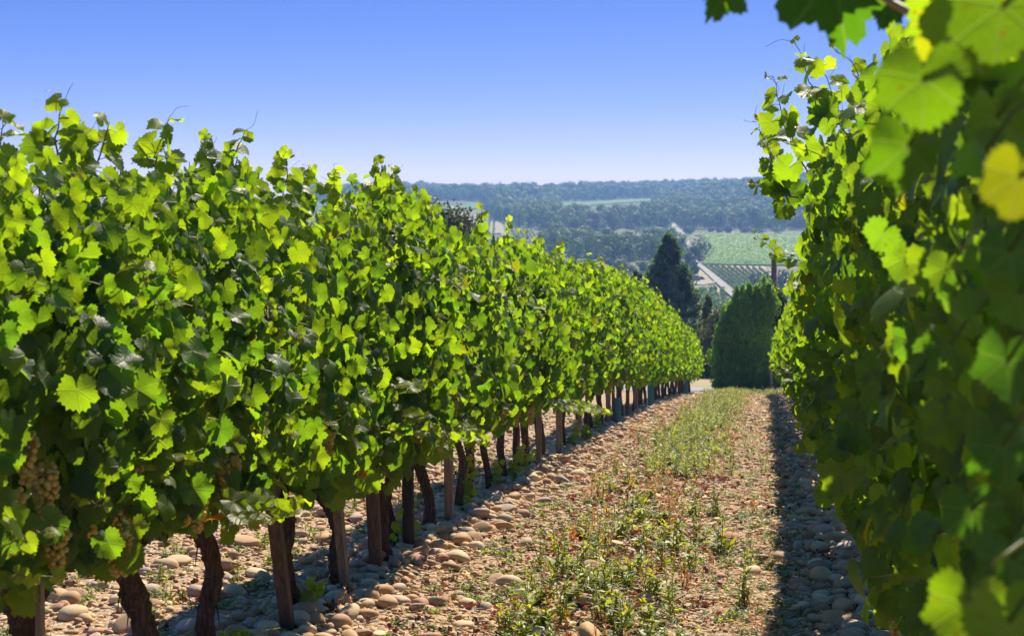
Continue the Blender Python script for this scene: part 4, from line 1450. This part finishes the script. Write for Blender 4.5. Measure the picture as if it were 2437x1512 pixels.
sB = 45.6 / FU
b = ground_at(1775, 45.6)
lo = [((px - 1775) * sB, oy, (925 - py) * sB, rw * sB, rh * sB) for px, py, rw, rh, oy in [
    (1750, 870, 48, 55, 0), (1800, 870, 48, 60, -0.1), (1745, 810, 45, 60, 0.1), (1790, 800, 48, 70, 0), (1770, 750, 42, 55, 0.1), (1805, 745, 38, 55, 0.15), (1825, 720, 28, 40, 0.2), (1730, 840, 32, 60, 0.3),
    (1755, 905, 40, 28, 0), (1805, 905, 45, 30, 0), (1716, 860, 22, 45, 0), (1720, 800, 20, 40, 0), (1712, 905, 18, 25, 0)]]
lo += [((px - 1775) * sB, r.uniform(-0.3, 0.2), (925 - py) * sB, r.uniform(6, 11) * sB, r.uniform(26, 52) * sB) for px, py in [(1722, 770), (1738, 745), (1752, 722), (1768, 706), (1784, 700), (1800, 702), (1815, 690), (1828, 688), (1712, 810), (1708, 850), (1716, 885), (1745, 760), (1776, 730), (1806, 720), (1730, 800), (1760, 780), (1790, 770)]]
lo += [((px + r.normal(0, 5) - 1775) * sB, r.uniform(-0.2, 0.2), (925 - py) * sB, r.uniform(4, 8) * sB, r.uniform(16, 30) * sB) for px, py in [(1704, 820), (1700, 870), (1706, 900), (1714, 790), (1726, 748), (1744, 722), (1757, 702), (1776, 690), (1793, 700), (1808, 694), (1824, 692), (1838, 700), (1698, 845), (1735, 905), (1765, 860), (1720, 830), (1750, 790)]]
thuja(b, lo, 30000, 0.075, (0.060, 0.125, 0.030), (0.17, 0.28, 0.060), r, "broad clipped dark green thuja bush at the end of the lane", "thuja_bush")
b = ground_at(1848, 46.6)
sB = 46.6 / FU
lo = [((px - 1848) * sB, oy, (925 - py) * sB, rw * sB, rh * sB) for px, py, rw, rh, oy in [(1850, 860, 42, 60, 0), (1850, 800, 42, 60, 0), (1848, 750, 36, 50, 0), (1835, 715, 26, 40, 0), (1875, 840, 30, 60, .2)]]
thuja(b, lo, 15000, 0.075, (0.014, 0.028, 0.014), (0.028, 0.05, 0.022), r, "almost black evergreen bush close beside the clipped thuja", "evergreen_bush")

for px, Y, top, rx, lab, ca, cb, n in [
    (1720, 58, 722, 1.1, "grey-green olive-like tree in the gap beside the thuja bush", (0.075, 0.095, 0.05), (0.15, 0.17, 0.09), 5200),
    (1765, 62, 690, 1.1, "silvery grey tree showing just above the thuja bush", (0.08, 0.095, 0.055), (0.15, 0.16, 0.10), 4000),
    (1692, 55, 842, 0.75, "low glossy dark shrub on the verge under the tall conifer", (0.030, 0.055, 0.022), (0.085, 0.12, 0.05), 3000),
    (1668, 57, 850, 0.7, "low dark shrub at the very end of the sunlit row", (0.02, 0.042, 0.02), (0.06, 0.09, 0.04), 2500),
    (1866, 44.8, 866, 0.33, "small pale flowering shrub at the foot of the black evergreen", (0.16, 0.16, 0.10), (0.32, 0.30, 0.22), 2600),
    (1050, 46, 478, 1.45, "dusty olive-green oak showing above the middle of the vine row", (0.040, 0.055, 0.028), (0.085, 0.095, 0.05), 9000),
]:
    b = ground_at(px, Y)
    h = z_at(px, top, Y) - b[2]
    broad_tree(b, rx, h, n, 0.11 if Y < 70 else 0.2, ca, cb, r, "shrub" if h < 1.4 else "broadleaf_tree", lab, "shrub" if h < 1.4 else "tree", None, 8, 0.12 if h < 1.4 else 0.3)

# stake and utility pole
p = ground_at(1838, 44.3)
ac = Acc(); v, t = tube([[0, 0, -0.1], [-0.03, 0, 0.35], [-0.07, 0, 0.72]], [0.05, 0.045, 0.04], 8, 0.05, 3, 0.1, 1); ac.add(v, t)
o = ac.build("stake", M["post"]); o.location = p
tag(o, "short brown wooden stake leaning at the foot of the black evergreen", "stake")
p = ground_at(1839, 52)
hh = z_at(1841, 606, 52) - p[2]
root = empty("utility_pole", p, "brown round utility pole rising behind the thuja bush", "utility pole")
ac = Acc(); v, t = tube([[0, 0, -0.3], [0.01, 0, hh * 0.5], [0.02, 0, hh]], [0.125, 0.11, 0.095], 14); ac.add(v, t); ac.build("pole", M["concrete"], root)
ac = Acc(); v, t = tube([[0, 0, hh * 0.66], [0, 0, hh * 0.70]], [0.122, 0.121], 14); ac.add(v, t, (0.05, 0.04, 0.035)); ac.build("band", M["tint"], root)

# ------------------------------------------------------------------ the far slope: fields, track, rows, woods
drape("field", hits([(1560, 628), (1674, 630), (1790, 632), (1990, 634)])[1:], hits([(1672, 559), (1760, 561), (1900, 561), (2000, 562)])[:], M["field"], 0.35, 60, 30)
drape("upper_field", hits([(1330, 491), (1400, 490), (1470, 484), (1545, 480)]), hits([(1330, 485), (1400, 482), (1470, 478), (1545, 474)]), M["field"], 0.5, 40, 8)
drape("small_field", hits([(1060, 499), (1100, 499), (1140, 497)]), hits([(1060, 490), (1100, 490), (1140, 489)]), M["field"], 0.5, 30, 6)
drape("bare_field", hits([(1085, 560), (1140, 560), (1190, 556), (1215, 590)]), hits([(1085, 505), (1120, 506), (1165, 518), (1195, 535)]), M["bare"], 0.3, 40, 24)
drape("vineyard_soil", hits([(1668, 632), (1700, 662), (1752, 696)]), hits([(1815, 634), (1880, 662), (1930, 696)]), M["row_soil"], 0.15, 50, 24)
drape("lower_soil", hits([(1655, 640), (1650, 690), (1650, 745)]), hits([(1662, 632), (1705, 680), (1770, 745)]), M["bare"], 0.15, 50, 16)
drape("lower_field", hits([(1212, 545), (1230, 560), (1250, 575)]), hits([(1265, 545), (1275, 560), (1290, 575)]), M["bare"], 0.2, 30, 12)
tc = hits([(1768, 722), (1735, 695), (1700, 664), (1675, 642), (1658, 630), (1646, 612), (1641, 598), (1637, 585), (1633, 572), (1624, 558), (1612, 548), (1602, 538), (1598, 526), (1597, 512)])[:, :2]
tw = np.array([2.6, 2.5, 2.3, 2.0, 1.7, 1.6, 1.5, 1.6, 2.4, 3.2, 3.4, 3.6, 3.0, 2.0])
side = np.stack([np.ones(len(tc)), np.zeros(len(tc))], 1)
drape("farm_track", tc - side * tw[:, None] * 0.4, tc + side * tw[:, None] * 0.4, M["track"], 0.45, 160, 5)
# keep the woods off the track
TRACK = tc.copy()
drape("side_track", hits([(1640, 674), (1672, 676), (1700, 671)]), hits([(1640, 679), (1672, 681), (1706, 675)]), M["track"], 0.35, 30, 3)


def vine_row(p0, p1, hgt, wid, r, label, group, n=2600):
    p0, p1 = np.array(p0), np.array(p1)
    root = empty("vine_row", p0, label, "vine row", group)
    f = r.uniform(0, 1, n)
    d = norm(p1[:2] - p0[:2]); sd = np.array([-d[1], d[0]])
    lat = r.normal(0, 0.5, n) * wid
    xy = p0[:2] + (p1[:2] - p0[:2]) * f[:, None] + sd * lat[:, None]
    zz = gz(xy[:, 0], xy[:, 1]) + 0.25 + r.uniform(0, 1, n) ** 0.8 * hgt * (1 + 0.12 * np.sin(f * 60))
    P = np.concatenate([xy, zz[:, None]], 1) - p0
    s = r.uniform(0.25, 0.5, n) if hgt > 0.6 else r.uniform(0.14, 0.26, n)
    Fm = frames(r.normal(0, 0.6, (n, 3)) + [0, 0, 0.8], r.normal(0, 1, (n, 3))) * s[:, None, None]
    v = r.uniform(0, 1, (n, 1))
    ac = Acc(); ac.inst(TRI[0], TRI[1], Fm, P, np.array([0.09, 0.18, 0.035]) * (1 - v) + np.array([0.16, 0.28, 0.05]) * v)
    ac.build("foliage", M["row_leaf"], root, smooth=False)
    ac = Acc()
    for q_ in np.linspace(0, 1, 9):
        c = p0[:2] + (p1[:2] - p0[:2]) * q_
        c3 = np.array([c[0], c[1], gz1(*c)]) - p0
        v, t = tube([c3, c3 + [0, 0, hgt * 0.8]], 0.05, 4); ac.add(v, t, (0.10, 0.07, 0.05))
    ac.build("stakes", M["tint"], root)
    return root


r = np.random.default_rng(9)
for k in range(10):
    x0 = 1671 + 15.0 * k
    a0 = ground_hit(x0, 632 + 0.95 * k); x1, y1 = x0 + 82 - 2.8 * k, 693
    a1_ = ground_hit(x1, y1)
    vine_row(a0, a1_, 0.50, 0.2, r, f"{ordinal(k + 1)} green row from the farm track in the striped far vineyard", "rows of the striped far vineyard")
for k, (x0, y0, x1, y1) in enumerate([(1667, 696, 1675, 728), (1678, 696, 1688, 745), (1689, 692, 1703, 745), (1699, 688, 1714, 742), (1718, 698, 1727, 735)]):
    vine_row(ground_hit(x0, y0), ground_hit(x1, y1), 1.0, 0.5, r, f"{ordinal(k + 1)} row from the tall conifer in the small lower far vineyard", "rows of the small lower far vineyard", 500)
for k in range(9):
    x0 = 1096 + 10 * k
    vine_row(ground_hit(x0, 507 + 1.6 * k), ground_hit(x0 - 26 + 3 * k, 560), 1.0, 0.6, r, f"{ordinal(k + 1)} row from the oak on the far bare sloping field", "rows on the far sloping field", 500)
for k in range(6):
    x0 = 1216 + 9 * k
    vine_row(ground_hit(x0, 548), ground_hit(x0 + 18, 576), 1.0, 0.5, r, f"{ordinal(k + 1)} row from the dark wood in the tiny far vineyard", "rows of the tiny far vineyard", 350)
for k in range(12):
    x0 = 1512 + 8.2 * k
    vine_row(ground_hit(x0, 549), ground_hit(x0 + 3, 556), 1.3, 0.5, r, f"{ordinal(k + 1)} row end in the thin strip before the far wood", "row ends in the thin far strip", 160)

# leafy texture of the far green field: low vines past counting
fc = hits([(1676, 629), (1990, 634), (1990, 562), (1672, 559)])[:, :2]
n = 26000
u, v = r.uniform(0, 1, (n, 1)), r.uniform(0, 1, (n, 1))
xy = (fc[0] * (1 - u) + fc[1] * u) * (1 - v) + (fc[3] * (1 - u) + fc[2] * u) * v
P = np.concatenate([xy, gz(xy[:, 0], xy[:, 1])[:, None] + r.uniform(0.5, 1.3, (n, 1))], 1)
s = r.uniform(0.3, 0.6, n)
Fm = frames(r.normal(0, 0.25, (n, 3)) + [0, 0, 1], r.normal(0, 1, (n, 3))) * s[:, None, None]
vv = np.clip(r.uniform(0, 1, n) * 0.6 + 0.4 * (np.sin(xy[:, 1] / 9 + xy[:, 0] / 30) * 0.5 + 0.5), 0, 1)[:, None]
ac = Acc(); ac.inst(TRI[0], TRI[1], Fm, P, np.array([0.11, 0.21, 0.035]) * (1 - vv) + np.array([0.22, 0.30, 0.05]) * vv)
tag(ac.build("field_vines", M["tree_leaf"], smooth=False), kind="stuff")

FORT = []
for i in range(8):
    rr = np.random.default_rng(800 + i)
    q_ = crown(lobes_for(3.6, 8.0, 8, rr, 0.12), 620, 0.62, (0.038, 0.075, 0.026), (0.16, 0.215, 0.07), rr, loose=0.22)
    ac = Acc(); ac.inst(TRI[0], TRI[1], q_[1], q_[0], q_[2])
    FORT.append((np.concatenate(ac.v), np.concatenate(ac.t), np.concatenate(ac.c)))


def forest(name, pts, smin, smax, r):
    acc = Acc()
    pts = np.array(pts)
    n = len(pts)
    s = r.uniform(smin, smax, n)
    Rm = rotz(r.uniform(0, 6.28, n)) * np.stack([s * r.uniform(0.85, 1.2, n), s * r.uniform(0.85, 1.2, n), s * r.uniform(0.85, 1.15, n)], -1)[:, None, :]
    pk = r.integers(0, len(FORT), n)
    hue = r.uniform(0.75, 1.25, (n, 1)) * np.where(r.uniform(0, 1, (n, 1)) < 0.06, np.array([1.5, 1.05, 0.9]), np.array([1.0, 1.0, 1.0]))
    for i, (v, t, c) in enumerate(FORT):
        kk = np.where(pk == i)[0]
        if len(kk) == 0: continue
        V = np.einsum("mij,nj->mni", Rm[kk], v) + pts[kk][:, None]
        T = t[None] + (np.arange(len(kk)) * len(v))[:, None, None]
        acc.add(V.reshape(-1, 3), T.reshape(-1, 3), (c[None] * hue[kk][:, None, :]).reshape(-1, 3))
    return tag(acc.build(name, M["tree_leaf"], smooth=False), kind="stuff")


def in_poly(px, py, poly):
    c = False
    j = len(poly) - 1
    for i in range(len(poly)):
        if (poly[i][1] > py) != (poly[j][1] > py) and px < (poly[j][0] - poly[i][0]) * (py - poly[i][1]) / (poly[j][1] - poly[i][1]) + poly[i][0]: c = not c
        j = i
    return c


ZONES = [  # outlines (viewing pixels of tree feet) of the woods on the far slope
    [(700, 478), (1140, 478), (1180, 492), (1330, 492), (1330, 480), (1560, 471), (1700, 480), (1960, 482), (2100, 480), (2100, 430), (700, 430)],
    [(1180, 492), (1330, 492), (1330, 528), (1560, 521), (1560, 474), (1700, 480), (2100, 482), (2100, 548), (1612, 546), (1585, 520), (1590, 545), (1480, 548), (1330, 560), (1290, 545), (1190, 530), (1150, 505)],
    [(1290, 575), (1420, 590), (1500, 600), (1590, 590), (1628, 596), (1632, 622), (1560, 630), (1440, 628), (1370, 625), (1280, 610)],
]
r = np.random.default_rng(12)
xs, ys = [], []
cand = []
for Y in np.arange(360, 1420, 5.6):
    for X in np.arange(-420, 110, 6.0):
        cand.append((X + r.uniform(-2.6, 2.6), Y + r.uniform(-2.5, 2.5)))
cand = np.array(cand)
cz = gz(cand[:, 0], cand[:, 1])
Q = np.concatenate([cand, cz[:, None]], 1)
qq = Q - CAM
dd = qq @ FWD
cpx = UW / 2 + FU * (qq @ RGT) / dd; cpy = UH / 2 - FU * (qq @ UPV) / dd
zone_pts = [[], [], []]
for k in range(len(Q)):
    for zi, poly in enumerate(ZONES):
        if in_poly(cpx[k], cpy[k], poly):
            if np.min(np.hypot(*(TRACK - Q[k][:2]).T)) > 3.5: zone_pts[zi].append(Q[k])
            break
print("forest", [len(z) for z in zone_pts])
# a wood also stands outside the frame, so that a step aside still meets trees
forest("skyline_forest", zone_pts[0], 0.6, 1.35, r)
forest("slope_forest", zone_pts[1], 0.6, 1.15, r)
forest("valley_woods", zone_pts[2], 0.5, 1.0, r)

# trees of the far slope one can tell apart
far_trees = [
    (1640, 556, 538, 3.0, "round_tree", "small round dark tree alone beside the top of the farm track"),
    (1664, 618, 556, 4.2, "broadleaf_tree", "broad tree leaning over the farm track at the green field's corner"),
    (1654, 628, 585, 2.2, "broadleaf_tree", "dark narrow tree between farm track and the broad leaning tree"),
    (1640, 645, 598, 1.8, "broadleaf_tree", "pointed dark tree close above the tall conifer's shoulder"),
    (1650, 652, 618, 1.6, "broadleaf_tree", "bushy tree beside the lower bend of the farm track"),
    (1798, 716, 645, 3.0, "broadleaf_tree", "big dark tree at the foot of the striped far vineyard"),
    (1828, 712, 636, 2.8, "broadleaf_tree", "dark tree behind the utility pole below the striped vineyard"),
    (1858, 705, 640, 2.6, "broadleaf_tree", "dark tree just behind the utility pole towards the shaded row"),
    (1690, 553, 541, 1.8, "shrub", "first low shrub of the hedge above the green field"),
    (1713, 553, 540, 2.4, "shrub", "second low shrub of the hedge above the green field"),
    (1735, 554, 539, 2.2, "shrub", "pointed shrub in the hedge above the green field"),
    (1775, 556, 541, 3.2, "shrub", "wide dark shrub in the hedge above the green field"),
    (1805, 557, 544, 3.0, "shrub", "shrub at the shaded row's edge of the far hedge"),
    (1850, 558, 543, 3.6, "shrub", "large shrub ending the hedge beside the shaded row"),
    (1500, 652, 628, 2.0, "shrub", "low grey-green shrub beside the tall conifer's tip"),
    (1475, 645, 618, 2.4, "shrub", "low scrub bush in front of the valley wood"),
    (1530, 648, 622, 2.0, "shrub", "grey scrub bush just behind the tall conifer"),
    (1450, 640, 615, 2.2, "shrub", "pale scrub bush nearest the sunlit row"),
    (1515, 672, 645, 1.6, "shrub", "dark little bush low beside the tall conifer"),
    (1340, 600, 538, 4.6, "broadleaf_tree", "high-domed tree leading the valley wood"),
    (1395, 612, 556, 3.6, "broadleaf_tree", "rounded tree in front of the valley wood"),
    (1460, 622, 566, 3.6, "broadleaf_tree", "blue-green tree in the middle of the valley wood"),
    (1235, 540, 483, 5.0, "broadleaf_tree", "yellow-green poplar-like tree before the dark upper wood"),
    (1180, 525, 475, 4.2, "broadleaf_tree", "dark tree at the head of the far sloping field"),
    (1655, 664, 659, 0.9, "shrub", "small green bush on the low stone wall"),
    (1668, 666, 661, 0.8, "shrub", "second small green bush beside the low stone wall"),
]
for px, py, top, rx, nm, lab in far_trees:
    b = ground_hit(px, py)
    h = max(0.8, z_at(px, top, b[1]) - b[2])
    lightc = "yellow" in lab or "pale" in lab or "grey" in lab
    ca, cb = ((0.07, 0.10, 0.04), (0.13, 0.16, 0.06)) if lightc else ((0.032, 0.055, 0.024), (0.070, 0.100, 0.042))
    broad_tree(b, rx, h, 900, 0.42 if h > 2.5 else 0.28, ca, cb, r, nm, lab, "shrub" if nm == "shrub" else "tree", "trees and shrubs on the far slope", 9, 0.15)

# low wall, white box and parked car down in the valley
b = ground_hit(1648, 669)
root = empty("stone_wall", b, "low pinkish stone wall beside the farm track", "wall")
ac = Acc(); v, t = box(-1.6, 1.6, -0.25, 0.25, -0.3, 0.75, 0.05); ac.add(v, t, (0.30, 0.21, 0.17)); ac.build("masonry", M["tint"], root, smooth=False)
ac = Acc(); v, t = box(-1.68, 1.68, -0.3, 0.3, 0.75, 0.86, 0.04); ac.add(v, t, (0.36, 0.29, 0.24)); ac.build("coping", M["tint"], root, smooth=False)
b = ground_hit(1701, 687)
root = empty("white_box", b, "tiny white cabinet on the verge above the lower far vineyard", "cabinet")
ac = Acc(); v, t = box(-0.3, 0.3, -0.2, 0.2, 0.0, 0.6, 0.03); ac.add(v, t, (0.75, 0.75, 0.72)); ac.build("case", M["tint"], root, smooth=False)
ac = Acc(); v, t = box(-0.34, 0.34, -0.24, 0.24, 0.602, 0.66, 0.03); ac.add(v, t, (0.7, 0.7, 0.68)); ac.build("cap", M["tint"], root, smooth=False)

b = ground_hit(1784, 717)
root = empty("parked_car", b, "small pale blue car parked where the farm track meets the trees", "car")


def loft(sections, col, name, mat):
    ac = Acc()
    V = np.array([[x, y * s, z] for x, hw, zs in sections for y, z, s in [(-hw, zs[0], 1), (hw, zs[0], 1), (hw, zs[1], 1), (hw * 0.86, zs[2], 1), (-hw * 0.86, zs[2], 1), (-hw, zs[1], 1)]])
    Tn = []
    m = len(sections)
    for i in range(m - 1):
        for j in range(6):
            a_, b_ = i * 6 + j, i * 6 + (j + 1) % 6
            Tn += [[a_, b_, b_ + 6], [a_, b_ + 6, a_ + 6]]
    for e, flip in ((0, 1), ((m - 1) * 6, 0)):
        for j in range(1, 5):
            Tn.append([e, e + j + 1, e + j] if flip else [e, e + j, e + j + 1])
    ac.add(V, Tn, col)
    return ac.build(name, mat, root, smooth=False)


loft([(-1.9, 0.72, (0.35, 0.6, 0.75)), (-1.7, 0.8, (0.22, 0.7, 0.86)), (-0.6, 0.82, (0.2, 0.75, 0.92)), (1.3, 0.82, (0.2, 0.75, 0.95)), (1.85, 0.76, (0.3, 0.7, 0.9))], (0.55, 0.62, 0.70), "body", M["tint"])
loft([(-0.75, 0.72, (0.90, 0.92, 0.94)), (-0.1, 0.66, (0.90, 1.2, 1.4)), (0.9, 0.66, (0.90, 1.2, 1.42)), (1.5, 0.7, (0.90, 0.94, 0.97))], (0.05, 0.07, 0.09), "window", M["wire"])
for wx in (-1.15, 1.15):
    for wy in (-0.78, 0.78):
        ac = Acc(); v, t = tube([[wx, wy - 0.09, 0.3], [wx, wy + 0.09, 0.3]], 0.3, 16); ac.add(v, t, (0.02, 0.02, 0.02)); wh = ac.build("wheel", M["tint"], root)
        ac = Acc(); v, t = tube([[wx, wy - 0.1, 0.3], [wx, wy + 0.1, 0.3]], 0.17, 12); ac.add(v, t, (0.4, 0.4, 0.42)); ac.build("rim", M["wire"], wh)
root.rotation_euler[2] = R(25)

# ------------------------------------------------------------------ air: an even pale haze round the whole place
zmin = float(GZ.min()) - 1.2
hb = Acc(); v, t = box(-690, 690, -40, 1890, zmin, 76.0); hb.add(v, t)
tm = NT("haze_air")
pv = tm.n("VolumePrincipled")
pv.inputs["Color"].default_value = (0.29, 0.53, 1.0, 1)
pv.inputs["Density"].default_value = 0.00047
pv.inputs["Anisotropy"].default_value = 0.2
tm.l(pv.outputs[0], tm.out.inputs["Volume"])
hz = hb.build("haze", tm.m, smooth=False)
tag(hz, kind="stuff")
print("scene built; haze floor", zmin)
